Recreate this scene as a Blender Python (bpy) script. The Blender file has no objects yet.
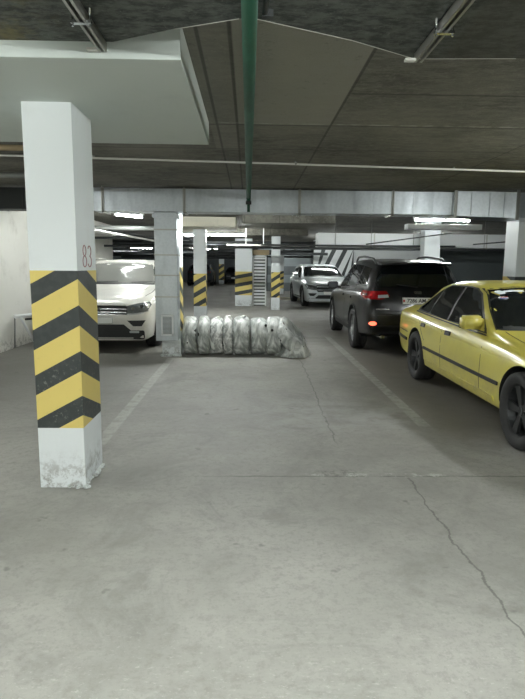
import bpy, bmesh, math, random
from mathutils import Vector, Matrix, noise
from mathutils.bvhtree import BVHTree
random.seed(7)
sc = bpy.context.scene
COL = sc.collection
PI = math.pi
DATA = {}

# ------------------------------------------------------------------ materials
def mat(name, col, rough=.6, metal=0., coat=0., emis=None, strength=0., alpha=1., spec=.5):
    m = bpy.data.materials.new(name); m.use_nodes = True
    b = m.node_tree.nodes['Principled BSDF']
    b.inputs['Base Color'].default_value = (*col, 1)
    b.inputs['Roughness'].default_value = rough
    b.inputs['Metallic'].default_value = metal
    b.inputs['Coat Weight'].default_value = coat
    b.inputs['Coat Roughness'].default_value = .08
    b.inputs['Specular IOR Level'].default_value = spec
    b.inputs['Alpha'].default_value = alpha
    if emis:
        b.inputs['Emission Color'].default_value = (*emis, 1)
        b.inputs['Emission Strength'].default_value = strength
    return m

class NG:
    """small helper around a node tree"""
    def __init__(s, m):
        s.t = m.node_tree; s.n = s.t.nodes; s.l = s.t.links
        s.b = s.n['Principled BSDF']
        s.co = s.n.new('ShaderNodeTexCoord').outputs['Object']
        sp = s.n.new('ShaderNodeSeparateXYZ'); s.l.new(s.co, sp.inputs[0])
        s.x, s.y, s.z = sp.outputs
    def put(s, sock, v):
        if isinstance(v, (int, float)): sock.default_value = v
        elif isinstance(v, tuple): sock.default_value = (*v, 1) if len(v) == 3 else v
        else: s.l.new(v, sock)
    def math(s, op, a, b=0., clamp=False):
        n = s.n.new('ShaderNodeMath'); n.operation = op; n.use_clamp = clamp
        s.put(n.inputs[0], a); s.put(n.inputs[1], b); return n.outputs[0]
    def noise(s, scale, detail=4., rough=.55, vec=None, stretch=None, dist=0.):
        n = s.n.new('ShaderNodeTexNoise'); n.inputs['Scale'].default_value = scale
        n.inputs['Detail'].default_value = detail; n.inputs['Roughness'].default_value = rough
        n.inputs['Distortion'].default_value = dist
        v = vec or s.co
        if stretch:
            mp = s.n.new('ShaderNodeMapping'); mp.inputs['Scale'].default_value = stretch
            s.l.new(v, mp.inputs[0]); v = mp.outputs[0]
        s.l.new(v, n.inputs['Vector']); return n.outputs['Fac']
    def ramp(s, v, lo, hi):
        n = s.n.new('ShaderNodeMapRange'); n.interpolation_type = 'SMOOTHSTEP'
        s.put(n.inputs['Value'], v); n.inputs['From Min'].default_value = lo; n.inputs['From Max'].default_value = hi
        return n.outputs['Result']
    def mix(s, f, a, b, mode='MIX'):
        n = s.n.new('ShaderNodeMix'); n.data_type = 'RGBA'; n.blend_type = mode
        s.put(n.inputs['Factor'], f); s.put(n.inputs[6], a); s.put(n.inputs[7], b); return n.outputs[2]
    def band(s, v, c, w, soft=.01):
        """1 where |v-c|<w"""
        d = s.math('ABSOLUTE', s.math('SUBTRACT', v, c))
        return s.math('SUBTRACT', 1., s.ramp(d, w, w + soft))
    def rng(s, v, lo, hi, soft=.05):
        return s.math('MULTIPLY', s.ramp(v, lo, lo + soft), s.math('SUBTRACT', 1., s.ramp(v, hi - soft, hi)))
    def mul(s, *a):
        r = a[0]
        for q in a[1:]: r = s.math('MULTIPLY', r, q)
        return r
    def color(s, c): s.put(s.b.inputs['Base Color'], c)
    def bump(s, h, strength=.3, dist=.01):
        n = s.n.new('ShaderNodeBump'); n.inputs['Strength'].default_value = strength
        n.inputs['Distance'].default_value = dist; s.l.new(h, n.inputs['Height'])
        s.l.new(n.outputs[0], s.b.inputs['Normal'])

M = {}
# floor concrete with cracks, joints, worn bay lines and stains
m = mat('floor_concrete', (.3, .3, .28), .62); g = NG(m)
n1 = g.noise(.55, 5, .6); n2 = g.noise(3.2, 6, .65); n3 = g.noise(45, 4, .7)
base = g.mix(g.ramp(n1, .3, .7), (.225, .220, .198), (.325, .318, .290))
base = g.mix(g.mul(g.ramp(n2, .35, .75), .45), base, (.39, .382, .352))
base = g.mix(g.mul(g.ramp(n3, .5, .75), .45), base, (.17, .165, .148))
n4 = g.noise(17, 7, .8)
base = g.mix(g.mul(g.ramp(n4, .48, .62), .5), base, (.20, .195, .175))
sm = g.noise(1.3, 7, .75, dist=1.5)
base = g.mix(g.mul(g.ramp(sm, .48, .68), .6), base, (.185, .182, .165))
pk = g.mul(g.ramp(g.noise(26, 5, .8, stretch=(1, 2, 1)), .56, .66), g.math('SUBTRACT', 1., g.ramp(g.y, 1.7, 2.6)))
base = g.mix(g.mul(pk, .5), base, (.46, .455, .42))
# shadow under and beside the cars on the right, painted darker and browner
dirt_shade = g.mul(g.ramp(g.x, 1.3, 2.1), g.ramp(g.y, 4.2, 5.2), g.math('SUBTRACT', 1., g.ramp(g.y, 12.5, 13.6)))
base = g.mix(g.mul(dirt_shade, .82), base, (.105, .095, .078))
left_shade = g.mul(g.math('SUBTRACT', 1., g.ramp(g.x, -1.9, -1.1)), g.ramp(g.y, 3.8, 7))  # shadow over the left bay put into the floor colour
base = g.mix(g.mul(left_shade, .6), base, (.13, .125, .11))
wob = g.math('MULTIPLY', g.math('SUBTRACT', g.noise(2.2, 6, .7), .5), .16)
wob2 = g.math('MULTIPLY', g.math('SUBTRACT', g.noise(7, 5, .7), .5), .05)
xw = g.math('ADD', g.x, wob); yw = g.math('ADD', g.y, wob2)
cr = g.mul(g.band(xw, 1.15, .003, .006), g.rng(g.y, 1.2, 3.82, .03))
cr2 = g.mul(g.band(g.math('ADD', xw, g.math('MULTIPLY', g.y, -.02)), .66, .003, .008), g.rng(g.y, 4.5, 9.0, .3))
jo = g.mul(g.band(yw, 3.84, .004, .01), g.rng(g.x, -.4, 9, .4), g.ramp(g.noise(2.5, 3), .36, .52))
jo2 = g.mul(g.band(yw, 11.6, .02, .02), g.ramp(g.x, -1.0, -.6))
base = g.mix(g.mul(g.math('MAXIMUM', g.math('MAXIMUM', cr, cr2), g.math('MAXIMUM', jo, jo2)), .7), base, (.09, .09, .08))
wear = g.ramp(g.noise(9, 6, .75), .3, .62)
ln = g.math('MAXIMUM', g.mul(g.band(g.x, -1.25, .045, .02), g.rng(g.y, 4.5, 9.0, .1)),
            g.mul(g.band(g.x, 1.68, .05, .02), g.rng(g.y, 4.9, 12.0, .4)))
base = g.mix(g.mul(ln, wear, .5), base, (.52, .52, .49))
lj = g.mul(g.band(yw, 3.86, .025, .02), g.rng(g.x, .35, 1.5, .1), g.ramp(g.noise(6, 5, .8), .5, .6))
base = g.mix(g.mul(lj, .7), base, (.5, .5, .47))
dk = g.mul(g.band(yw, 3.9, .04, .05), g.rng(g.x, .45, .85, .12), g.ramp(g.noise(13, 5, .8), .45, .6))
base = g.mix(g.mul(dk, .7), base, (.10, .10, .09))
sp = g.mul(g.ramp(g.noise(5.5, 3, .5, stretch=(1, 1, 1)), .68, .74), .6)
base = g.mix(sp, base, (.11, .11, .10))
pale_patch = g.mul(g.band(g.x, .95, .45, .5), g.rng(g.y, 4.6, 6.4, .8), g.ramp(n2, .35, .6))  # blotchy paler patch in the aisle
base = g.mix(g.mul(pale_patch, .45), base, (.42, .425, .41))
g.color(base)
g.put(g.b.inputs['Roughness'], g.math('ADD', .48, g.math('MULTIPLY', n2, .3)))
g.bump(g.math('ADD', g.math('MULTIPLY', n3, .6), g.math('MULTIPLY', g.noise(220, 2), .5)), .35, .006)
M['floor'] = m

# ceiling concrete with formwork joints and a paler slab strip
m = mat('ceiling_concrete', (.2, .2, .18), .85); g = NG(m)
n1 = g.noise(.9, 6, .65); n2 = g.noise(7, 6, .7, stretch=(1, 2.5, 1)); n3 = g.noise(60, 3, .6)
base = g.mix(g.ramp(n1, .35, .68), (.075, .073, .060), (.165, .16, .136))
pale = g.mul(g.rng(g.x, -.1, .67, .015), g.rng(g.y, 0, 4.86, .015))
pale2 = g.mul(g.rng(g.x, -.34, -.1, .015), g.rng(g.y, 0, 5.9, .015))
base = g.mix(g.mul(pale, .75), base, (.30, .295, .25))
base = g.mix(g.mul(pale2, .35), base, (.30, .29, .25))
base = g.mix(g.mul(g.ramp(n2, .4, .66), .5), base, (.235, .228, .19))
base = g.mix(g.mul(g.ramp(g.noise(24, 6, .85), .5, .68), .5), base, (.27, .262, .22))
base = g.mix(g.mul(g.ramp(g.noise(14, 5, .8), .58, .72), .5), base, (.055, .053, .045))
yw = g.math('ADD', g.y, g.math('MULTIPLY', g.math('SUBTRACT', g.noise(5, 4), .5), .03))
js = [g.band(g.x, v, .006, .008) for v in (-.27, -.105, .67, 2.6, 4.6)] + [g.band(yw, v, .008, .01) for v in (4.87, 5.85, 7.4, 11.8)]
js.append(g.mul(g.band(yw, 3.98, .008, .012), g.ramp(g.x, .67, .7)))
j = js[0]
for q in js[1:]: j = g.math('MAXIMUM', j, q)
base = g.mix(g.mul(j, .65), base, (.035, .035, .03))
eff = g.mul(g.band(yw, 4.82, .012, .01), g.ramp(g.noise(9, 4), .4, .6))
base = g.mix(g.mul(eff, .6), base, (.42, .42, .38))
g.color(base); g.bump(g.math('ADD', n3, n2), .5, .012)
M['ceiling'] = m

m = mat('dark_board', (.05, .055, .05), .8); g = NG(m)
n2 = g.noise(9, 7, .75, stretch=(1, 1.8, 1)); n1 = g.noise(1.4, 3)
base = g.mix(g.ramp(n2, .38, .62), (.028, .033, .030), (.105, .115, .106))
base = g.mix(g.mul(g.ramp(g.noise(34, 5, .8), .56, .7), .6), base, (.20, .21, .195))
tint = g.math('SUBTRACT', 1., g.ramp(g.x, -1.1, -.75))  # yellowish light on the left part put into the board colour
base = g.mix(g.mul(tint, g.ramp(g.noise(2.2, 5, .7), .4, .6), .75), base, (.20, .17, .07))
tint2 = g.ramp(g.x, .9, 1.0)
base = g.mix(g.mul(tint2, .55), base, (.058, .055, .042))
g.color(base); g.bump(n2, .4, .01)
M['dark_board'] = m

def plaster(name, col, dirt_shade=(.3, .29, .26), amt=.35, rough=.7, bumps=.15, lowdirt=False):
    m = mat(name, col, rough); g = NG(m)
    n1 = g.noise(2.2, 6, .7); n2 = g.noise(30, 4, .7)
    f = g.mul(g.ramp(n1, .5, .8), amt)
    base = g.mix(f, col, dirt_shade)
    if lowdirt:
        lo = g.mul(g.math('SUBTRACT', 1., g.ramp(g.z, .02, .3)), g.ramp(g.noise(11, 6, .8), .45, .62))
        base = g.mix(g.mul(lo, .75), base, (.19, .18, .15))
    g.color(base); g.bump(n2, bumps, .006)
    return m
M['white_paint'] = plaster('white_column_paint', (.76, .80, .81), (.56, .57, .55), .3, .55, .2, True)
M['soffit'] = plaster('soffit_paint', (.55, .60, .57), (.42, .46, .44), .4)
M['cream'] = plaster('cream_plaster', (.74, .70, .58))
M['wall'] = plaster('wall_plaster', (.78, .77, .72), (.46, .44, .39), .5, .8, .3, True)
M['wall_blue'] = plaster('pale_wall', (.50, .56, .58), (.33, .38, .39), .5)
M['wall_far'] = plaster('grey_wall', (.26, .29, .30), (.16, .18, .19), .5)
M['wall_dark'] = plaster('dark_wall', (.085, .10, .102), (.14, .155, .155), .6)
M['white_wall'] = plaster('white_wall', (.75, .78, .78), (.5, .53, .53), .3)
M['plinth'] = plaster('chipped_plinth', (.62, .66, .65), (.3, .3, .27), .6, .8, .8, True)

m = mat('stripe_yellow', (.80, .62, .10), .5); g = NG(m)
g.color(g.mix(g.mul(g.ramp(g.noise(22, 5, .75), .55, .75), .3), (.72, .575, .17), (.45, .38, .18)))
M['sy'] = m
m = mat('stripe_black', (.03, .035, .035), .5); g = NG(m)
scr = g.mul(g.ramp(g.noise(38, 6, .8), .56, .66), g.math('SUBTRACT', 1., g.ramp(g.z, .68, 1.0)))
bb = g.mix(g.mul(g.ramp(g.noise(20, 4), .4, .8), .5), (.035, .042, .042), (.075, .085, .082))
g.color(g.mix(g.mul(scr, .7), bb, (.27, .28, .25)))
M['sb'] = m

m = mat('galvanised_steel', (.56, .6, .62), .42, .95); g = NG(m)
v = g.n.new('ShaderNodeTexVoronoi'); v.inputs['Scale'].default_value = 26; g.l.new(g.co, v.inputs['Vector'])
nn = g.noise(2.6, 3, .5, stretch=(3, 1, .6))
cc = g.mix(v.outputs['Distance'], (.52, .56, .59), (.60, .64, .67))
g.color(g.mix(g.mul(g.ramp(nn, .45, .7), .35), cc, (.36, .40, .42)))
g.put(g.b.inputs['Roughness'], g.math('ADD', .2, g.math('MULTIPLY', nn, .32)))
M['galv'] = m
M['steel'] = mat('bare_steel', (.42, .42, .39), .4, .85)
M['white_metal'] = mat('white_metal', (.86, .88, .88), .45)
M['white_pipe'] = mat('white_pipe', (.62, .62, .58), .5)
M['grey_pipe'] = mat('grey_pipe', (.22, .23, .22), .5, .3)
M['dark_pipe'] = mat('dark_pipe', (.055, .06, .062), .5)
m = mat('green_paint', (.012, .11, .055), .55); g = NG(m)
g.color(g.mix(g.ramp(g.noise(12, 5, .7, stretch=(1, .2, 1)), .4, .7), (.006, .05, .027), (.012, .085, .048)))
M['green'] = m
M['dark_metal'] = mat('dark_metal', (.05, .055, .055), .5, .5)
M['tube'] = mat('lamp_tube', (1, 1, 1), .5, emis=(.93, 1, .97), strength=1.)
M['pink'] = mat('faded_red_paint', (.33, .17, .18), .6)
M['black_plastic'] = mat('black_plastic', (.014, .015, .015), .55)
M['rubber'] = mat('tyre_rubber', (.018, .018, .018), .75)
M['rim_dark'] = mat('dark_alloy', (.035, .037, .038), .42, .6)
M['rim'] = mat('alloy', (.42, .43, .44), .3, .9)
M['mirror_dark'] = mat('mirror_glass', (.05, .055, .06), .12, .6)
M['chrome'] = mat('chrome', (.7, .72, .73), .16, 1.)
M['glass_dark'] = mat('tinted_glass', (.006, .008, .009), .06, 0, 0, spec=.8)
M['glass_grey'] = mat('windscreen_glass', (.20, .205, .19), .12, 0, 0, spec=1.)  # grey holds the reflection of the lit ceiling
M['lamp_glass'] = mat('headlamp_glass', (.16, .17, .175), .1, .3, 1.)
M['lamp_clear'] = mat('clear_lens', (.62, .64, .65), .15, .2, 1.)
M['red_lens'] = mat('red_lens', (.26, .008, .010), .15, 0, 1.)
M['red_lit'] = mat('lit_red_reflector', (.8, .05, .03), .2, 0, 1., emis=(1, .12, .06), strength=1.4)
M['plate'] = mat('number_plate', (.92, .93, .9), .35)
M['ink'] = mat('black_ink', (.01, .01, .012), .5)
M['red_ink'] = mat('red_ink', (.5, .02, .02), .5)
M['blue_ink'] = mat('blue_ink', (.03, .06, .35), .5)
M['sticker'] = mat('white_sticker', (.75, .8, .82), .5)
def paint(name, col, rough=.3, metal=0., dust=None, amt=.25):
    m = mat(name, col, rough, metal, .8); g = NG(m)
    if dust:
        f = g.mul(g.ramp(g.noise(2.5, 5, .65), .35, .75), amt)
        lo = g.mul(g.math('SUBTRACT', 1., g.ramp(g.z, .3, .75)), amt * 1.6, g.ramp(g.noise(6, 5, .7), .3, .7))
        g.color(g.mix(g.math('MAXIMUM', f, lo), col, dust))
    g.b.inputs['Coat Weight'].default_value = .12 if max(col) < .1 else .55
    if max(col) < .1: g.b.inputs['Specular IOR Level'].default_value = .3
    return m
M['yellow_car'] = paint('yellow_paint', (.62, .55, .09), .35, 0, (.36, .30, .11), .4)
M['white_car'] = paint('white_pearl_paint', (.80, .785, .735), .3, .1, (.45, .43, .38), .3)
M['black_car'] = paint('black_paint', (.005, .0055, .006), .3, 0, (.03, .028, .025), .3)
M['silver_car'] = paint('silver_paint', (.60, .65, .67), .3, .1, (.35, .36, .35), .3)
M['dark_car'] = paint('dark_paint', (.03, .035, .04), .3)
m = mat('plastic_film', (.36, .39, .37), .3, alpha=.9); g = NG(m)
w1 = g.noise(4.5, 5, .6, stretch=(1.5, 1, .8), dist=1.0)
g.color(g.mix(g.ramp(w1, .36, .64), (.36, .385, .37), (.84, .86, .84)))
g.put(g.b.inputs['Alpha'], g.math('ADD', .88, g.math('MULTIPLY', g.ramp(w1, .36, .5), .12)))
g.bump(w1, .55, .04)
M['film'] = m
m = mat('clear_film', (.5, .53, .51), .25); g = NG(m)
w1 = g.noise(7, 5, .6, stretch=(1.5, 1, .8), dist=1.2)
g.color(g.mix(g.ramp(w1, .38, .6), (.48, .50, .49), (.93, .94, .92)))
g.put(g.b.inputs['Alpha'], g.math('ADD', .75, g.math('MULTIPLY', g.ramp(w1, .36, .5), .25)))
g.bump(w1, .55, .04)
M['film2'] = m
M['wood'] = mat('pale_wood', (.42, .33, .2), .7)

# ------------------------------------------------------------------ helpers
def obj(name, bm, mats, parent=None, smooth=False, loc=None):
    me = bpy.data.meshes.new(name)
    if isinstance(bm, bmesh.types.BMesh):
        bm.to_mesh(me); bm.free()
    else: me = bm
    o = bpy.data.objects.new(name, me); COL.objects.link(o)
    if not isinstance(mats, (list, tuple)): mats = [mats]
    for q in mats: me.materials.append(q)
    if smooth:
        for p in me.polygons: p.use_smooth = True
    if parent: o.parent = parent
    if loc: o.location = loc
    return o
def tag(o, label=None, cat=None, group=None, kind=None):
    if label: o['label'] = label
    if cat: o['category'] = cat
    if group: o['group'] = group
    if kind: o['kind'] = kind
    return o
def thing(name, loc, label, cat, group=None, rz=0):
    o = bpy.data.objects.new(name, None); COL.objects.link(o)
    o.empty_display_size = .2
    o.location = loc; o.rotation_euler = (0, 0, rz)
    return tag(o, label, cat, group)
def struct(name, bm, mats, smooth=False): return tag(obj(name, bm, mats, None, smooth), kind='structure')
def box(bm, lo, hi, mi=0, bev=0):
    vs = [bm.verts.new((x, y, z)) for x in (lo[0], hi[0]) for y in (lo[1], hi[1]) for z in (lo[2], hi[2])]
    fs = []
    for q in ((0, 1, 3, 2), (4, 6, 7, 5), (0, 4, 5, 1), (2, 3, 7, 6), (0, 2, 6, 4), (1, 5, 7, 3)):
        f = bm.faces.new([vs[i] for i in q]); f.material_index = mi; fs.append(f)
    if bev:
        es = list({e for f in fs for e in f.edges})
        bmesh.ops.bevel(bm, geom=es, offset=bev, segments=2, affect='EDGES', profile=.5)
    return vs
def boxbm(lo, hi, bev=0):
    bm = bmesh.new(); box(bm, lo, hi, 0, bev); return bm
def tube(bm, pts, r, seg=12, mi=0, cap=True):
    pts = [Vector(p) for p in pts]; rings = []
    up = Vector((0, 0, 1))
    for i, p in enumerate(pts):
        a = pts[max(i - 1, 0)]; b = pts[min(i + 1, len(pts) - 1)]
        d = (b - a).normalized()
        s = d.cross(up)
        if s.length < .05: s = d.cross(Vector((1, 0, 0)))
        s.normalize(); t = s.cross(d)
        rr = r[i] if isinstance(r, (list, tuple)) else r
        rings.append([bm.verts.new(p + (s * math.cos(2 * PI * k / seg) + t * math.sin(2 * PI * k / seg)) * rr) for k in range(seg)])
    for a, b in zip(rings, rings[1:]):
        for k in range(seg):
            f = bm.faces.new((a[k], a[(k + 1) % seg], b[(k + 1) % seg], b[k])); f.material_index = mi; f.smooth = True
    if cap:
        bm.faces.new(rings[0]).material_index = mi; bm.faces.new(rings[-1][::-1]).material_index = mi
def tubebm(pts, r, seg=12):
    bm = bmesh.new(); tube(bm, pts, r, seg); bmesh.ops.recalc_face_normals(bm, faces=bm.faces); return bm
def lathe(bm, prof, seg=40, axis='X', mi=0, off=(0, 0, 0)):
    """prof: list of (radius, axial)"""
    rings = []
    for r, a in prof:
        ring = []
        for k in range(seg):
            c, s = math.cos(2 * PI * k / seg), math.sin(2 * PI * k / seg)
            p = (a, r * c, r * s) if axis == 'X' else (r * c, r * s, a)
            ring.append(bm.verts.new(Vector(p) + Vector(off)))
        rings.append(ring)
    for a, b in zip(rings, rings[1:]):
        for k in range(seg):
            f = bm.faces.new((a[k], a[(k + 1) % seg], b[(k + 1) % seg], b[k])); f.material_index = mi; f.smooth = True
    return rings
def text_bm(s, size, outline=0., bold=0.):
    cu = bpy.data.curves.new('writing', 'FONT'); cu.body = s; cu.size = size
    cu.align_x = 'CENTER'; cu.align_y = 'CENTER'; cu.resolution_u = 3
    if outline: cu.fill_mode = 'NONE'; cu.bevel_depth = outline; cu.bevel_resolution = 1
    else: cu.extrude = .0015; cu.offset = bold
    o = bpy.data.objects.new('writing', cu); COL.objects.link(o)
    dg = bpy.context.evaluated_depsgraph_get(); dg.update()
    me = bpy.data.meshes.new_from_object(o.evaluated_get(dg))
    bm = bmesh.new(); bm.from_mesh(me)
    bpy.data.objects.remove(o); bpy.data.curves.remove(cu); bpy.data.meshes.remove(me)
    return bm
def frame(origin, right, up):
    r = Vector(right).normalized(); u = Vector(up).normalized(); n = r.cross(u)
    m = Matrix((r, u, n)).transposed().to_4x4(); m.translation = Vector(origin); return m
def writing(name, s, size, fr, material, parent, outline=0., bold=0., sx=1.):
    bm = text_bm(s, size, outline, bold)
    bmesh.ops.transform(bm, matrix=fr @ Matrix.Diagonal((sx, 1, 1, 1)), verts=bm.verts)
    return obj(name, bm, material, parent)
def copy_tree(o, parent=None):
    c = o.copy(); COL.objects.link(c)
    if parent: c.parent = parent; c.matrix_parent_inverse = o.matrix_parent_inverse
    for ch in list(o.children): copy_tree(ch, c)
    return c

# ------------------------------------------------------------------ room shell
FX0, FX1, FY0, FY1 = -4.17, 9.0, -5.0, 50.0
ZC = 2.65
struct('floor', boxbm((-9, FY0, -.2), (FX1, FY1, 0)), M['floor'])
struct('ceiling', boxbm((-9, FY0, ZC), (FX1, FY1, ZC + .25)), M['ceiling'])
bm = bmesh.new(); box(bm, (FX0 - .25, FY0, 0), (FX0, 17.5, ZC)); struct('wall_left', bm, M['wall'])
struct('wall_right', boxbm((FX1, FY0, -.2), (FX1 + .2, FY1, ZC)), M['wall_far'])
struct('wall_back', boxbm((-9, FY0 - .2, -.2), (FX1, FY0, ZC)), M['wall'])
struct('wall_far_left', boxbm((-9.2, FY0, -.2), (-9, FY1, ZC)), M['wall_far'])
# far wall with vertical joints
bm = bmesh.new(); box(bm, (-9, FY1 - .2, 0), (0.5, FY1, ZC))
for x in (-6.2, -5.2, -3.9, -3.1, -1.4): box(bm, (x - .04, FY1 - .25, 0), (x + .04, FY1 - .2, 2.2))
struct('wall_far', bm, M['wall_far'])
# banded wall on the right of the background
bm = bmesh.new()
box(bm, (.5, 33, 0), (3.6, 33.3, ZC))
box(bm, (.5, 32.98, .95), (3.6, 33.0, 1.45), 1)
box(bm, (.5, 32.98, .0), (3.6, 33.0, .5), 1)
box(bm, (1.0, 32.95, 0), (1.08, 33.0, 2.3), 2)
box(bm, (.5, 33, 0), (.6, 50, ZC))
struct('wall_banded', bm, [M['wall_blue'], M['wall_far'], M['dark_metal']])
struct('wall_white_back', boxbm((3.6, 25.5, 0), (FX1, 25.7, ZC)), M['white_wall'])
# wall with diagonal black and white warning bars, left end of the white wall
bm = bmesh.new(); box(bm, (2.9, 25.35, 0), (4.7, 25.5, 2.35))
for k in range(5):
    x0 = 2.5 + k * .5
    q = [(x0, .75), (x0 + .2, .75), (x0 + .95, 2.3), (x0 + .75, 2.3)]
    q = [(min(max(x, 2.91), 4.69), z) for x, z in q]
    vs = [bm.verts.new((x, 25.335, z)) for x, z in q] + [bm.verts.new((x, 25.35, z)) for x, z in q]
    for idx in ((0, 1, 2, 3), (7, 6, 5, 4), (0, 4, 5, 1), (1, 5, 6, 2), (2, 6, 7, 3), (3, 7, 4, 0)):
        try: bm.faces.new([vs[i] for i in idx]).material_index = 1
        except ValueError: pass
struct('wall_striped', bm, [M['white_wall'], M['sb']])
struct('wall_dark', boxbm((5.3, 15.9, 0), (8.4, 16.1, 2.1)), M['wall_dark'])
struct('trim_1', boxbm((5.3, 15.86, 1.98), (8.4, 15.9, 2.1)), M['dark_metal'])

# drop panels round the columns
def cap(name, x0, x1, y0, y1, z, m): struct(name, boxbm((x0, y0, z), (x1, y1, ZC + .02), .004), m)
cap('ceiling_drop_panel', -2.17, -.335, 2.89, 4.82, 2.475, M['soffit'])
cap('ceiling_drop_panel', -2.17, -.335, 14.0, 16.4, 2.42, M['cream'])
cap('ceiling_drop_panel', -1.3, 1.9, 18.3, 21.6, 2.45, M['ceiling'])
# dark board slab over the camera with a notched far edge
bm = bmesh.new()
pts = [(-4.17, -5), (9, -5), (9, 3.03), (1.35, 3.0), (.84, 3.03), (.48, 2.81), (.03, 2.60), (-.05, 2.60), (-.34, 2.72), (-.66, 2.888), (-4.17, 2.888)]
lo = [bm.verts.new((x, y, 2.55)) for x, y in pts]; hi = [bm.verts.new((x, y, ZC + .01)) for x, y in pts]
bm.faces.new(lo[::-1]); bm.faces.new(hi)
for i in range(len(pts)):
    k = (i + 1) % len(pts); f = bm.faces.new((lo[i], lo[k], hi[k], hi[i]))
bmesh.ops.recalc_face_normals(bm, faces=bm.faces)
struct('ceiling_dark_board', bm, M['dark_board'])
bm = bmesh.new()
for a, b in (((.84, 3.03), (.48, 2.81)), ((.48, 2.81), (.03, 2.60)), ((-.05, 2.60), (-.34, 2.72)), ((1.35, 3.0), (.84, 3.03))):
    tube(bm, [(a[0], a[1] + .004, 2.552), (b[0], b[1] + .004, 2.552)], .0035, 6)
struct('trim_2', bm, M['white_pipe'])

# ------------------------------------------------------------------ columns
def clip(poly, fn):
    out = []
    for i in range(len(poly)):
        a, b = poly[i], poly[(i + 1) % len(poly)]
        fa, fb = fn(a), fn(b)
        if fa >= 0: out.append(a)
        if (fa >= 0) != (fb >= 0):
            t = fa / (fa - fb); out.append((a[0] + (b[0] - a[0]) * t, a[1] + (b[1] - a[1]) * t))
    return out
def column(name, x0, x1, y0, y1, ztop, s0, s1, label, rise=.165, period=.299, blk=.132, off=1.40, group=None, mirror=False, parts=None, slopes=None):
    """painted column, bands between heights s0..s1; off = lower edge of one black band at the near right corner"""
    bm = bmesh.new()
    w, d = x1 - x0, y1 - y0
    # faces: origin, direction u, width, slope sign along u (value = z - slope*u + const)
    sd = slopes or (rise / w, rise / d)
    faces = [((x0, y0), (1, 0), w, sd[0], -sd[0] * w), ((x1, y0), (0, 1), d, -sd[1], 0),
             ((x1, y1), (-1, 0), w, sd[0], -sd[0] * w + 0), ((x0, y1), (0, -1), d, -sd[1], 0)]
    for (ox, oy), (ux, uy), L, sl, c in faces:
        def emit(poly, mi):
            if len(poly) < 3: return
            vs = [bm.verts.new((ox + ux * u, oy + uy * u, z)) for u, z in poly]
            try: bm.faces.new(vs).material_index = mi
            except ValueError: pass
        nz = 10
        for k in range(nz): emit([(0, s1 + (ztop - s1) * k / nz), (L, s1 + (ztop - s1) * k / nz), (L, s1 + (ztop - s1) * (k + 1) / nz), (0, s1 + (ztop - s1) * (k + 1) / nz)], 0)
        emit([(0, 0), (L, 0), (L, s0), (0, s0)], 0)
        rect = [(0, s0), (L, s0), (L, s1), (0, s1)]
        # value at corner(u=L on front, u=0 on side) = z
        val = lambda p: p[1] - sl * p[0] - c
        for k in range(-12, 12):
            b0 = off + k * period
            for lo_, hi_, mi in ((b0, b0 + blk, 2), (b0 + blk, b0 + period, 1)):
                q = clip(rect, lambda p: val(p) - lo_)
                if len(q) > 2: q = clip(q, lambda p: hi_ - val(p))
                if len(q) > 2: emit(q, mi)
    bm.faces.new([bm.verts.new(p) for p in ((x0, y0, ztop), (x1, y0, ztop), (x1, y1, ztop), (x0, y1, ztop))])
    bmesh.ops.remove_doubles(bm, verts=bm.verts, dist=.0004)
    bmesh.ops.recalc_face_normals(bm, faces=bm.faces)
    o = obj(name, bm, [M['white_paint'], M['sy'], M['sb']])
    return tag(o, label, 'column', group)
G = 'striped parking columns'
colA = column('concrete_column', -1.398, -1.096, 3.64, 4.08, 2.48, .415, 1.453, 'nearest square column with black and yellow chevrons and number 83', group=G)
for dx, kind_ in ((-.058, 8), (.058, 3)):
    bm = bmesh.new(); c0 = Vector((-1.0955, 3.865 + dx, 1.55))
    def arc_(cz, ry, rz, a0, a1, n=22): return [c0 + Vector((0, ry * math.cos(a0 + (a1 - a0) * k / n), cz + rz * math.sin(a0 + (a1 - a0) * k / n))) for k in range(n + 1)]
    if kind_ == 8: tube(bm, arc_(.034, .034, .034, 0, 2 * PI), .0042, 6); tube(bm, arc_(-.036, .042, .036, 0, 2 * PI), .0042, 6)
    else: tube(bm, arc_(.034, .036, .034, PI * .85, -PI * .5) + arc_(-.036, .042, .036, PI * .5, -PI * .85)[1:], .0042, 6)
    obj('painted_digit', bm, M['pink'], colA, True)
bm = bmesh.new()
random.seed(3)
for k in range(26):
    s = random.uniform(.008, .03); side = k % 2
    if side: c = Vector((random.uniform(-1.2, -1.07), 3.64 - random.uniform(0, .02), random.uniform(0, .02)))
    else: c = Vector((-1.096 + random.uniform(0, .02), random.uniform(3.66, 4.08), random.uniform(0, .02)))
    mt = Matrix.Translation(c) @ Matrix.Rotation(random.random() * 3, 4, 'Z') @ Matrix.Diagonal((s, s * .8, s * .5, 1))
    bmesh.ops.create_icosphere(bm, subdivisions=1, radius=1, matrix=mt)
obj('chipped_plaster', bm, M['plinth'], colA)
colB = column('concrete_column', -1.412, -1.115, 9.12, 9.57, 2.64, .42, 1.45, 'square column right behind the upright metal air duct', group=G)
obj('chipped_plaster', boxbm((-1.44, 9.08, 0), (-1.09, 9.12, .045), .012), M['plinth'], colB)
column('concrete_column', -1.467, -1.147, 15.0, 15.45, 2.43, .40, 1.26, 'white column with slanted yellow and black bands right behind the bagged tyres', group=G, rise=.19)
column('concrete_column', -.507, .12, 20.7, 21.1, 2.46, .4, 1.26, 'wide far column with four slanted stripes left of the slatted panel', group=G, rise=.12, slopes=(.19, .4))
column('concrete_column', .754, 1.045, 18.95, 19.3, 2.46, .42, 1.27, 'narrow far column with slanted stripes right of the slatted panel', group=G, rise=.19)
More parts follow.
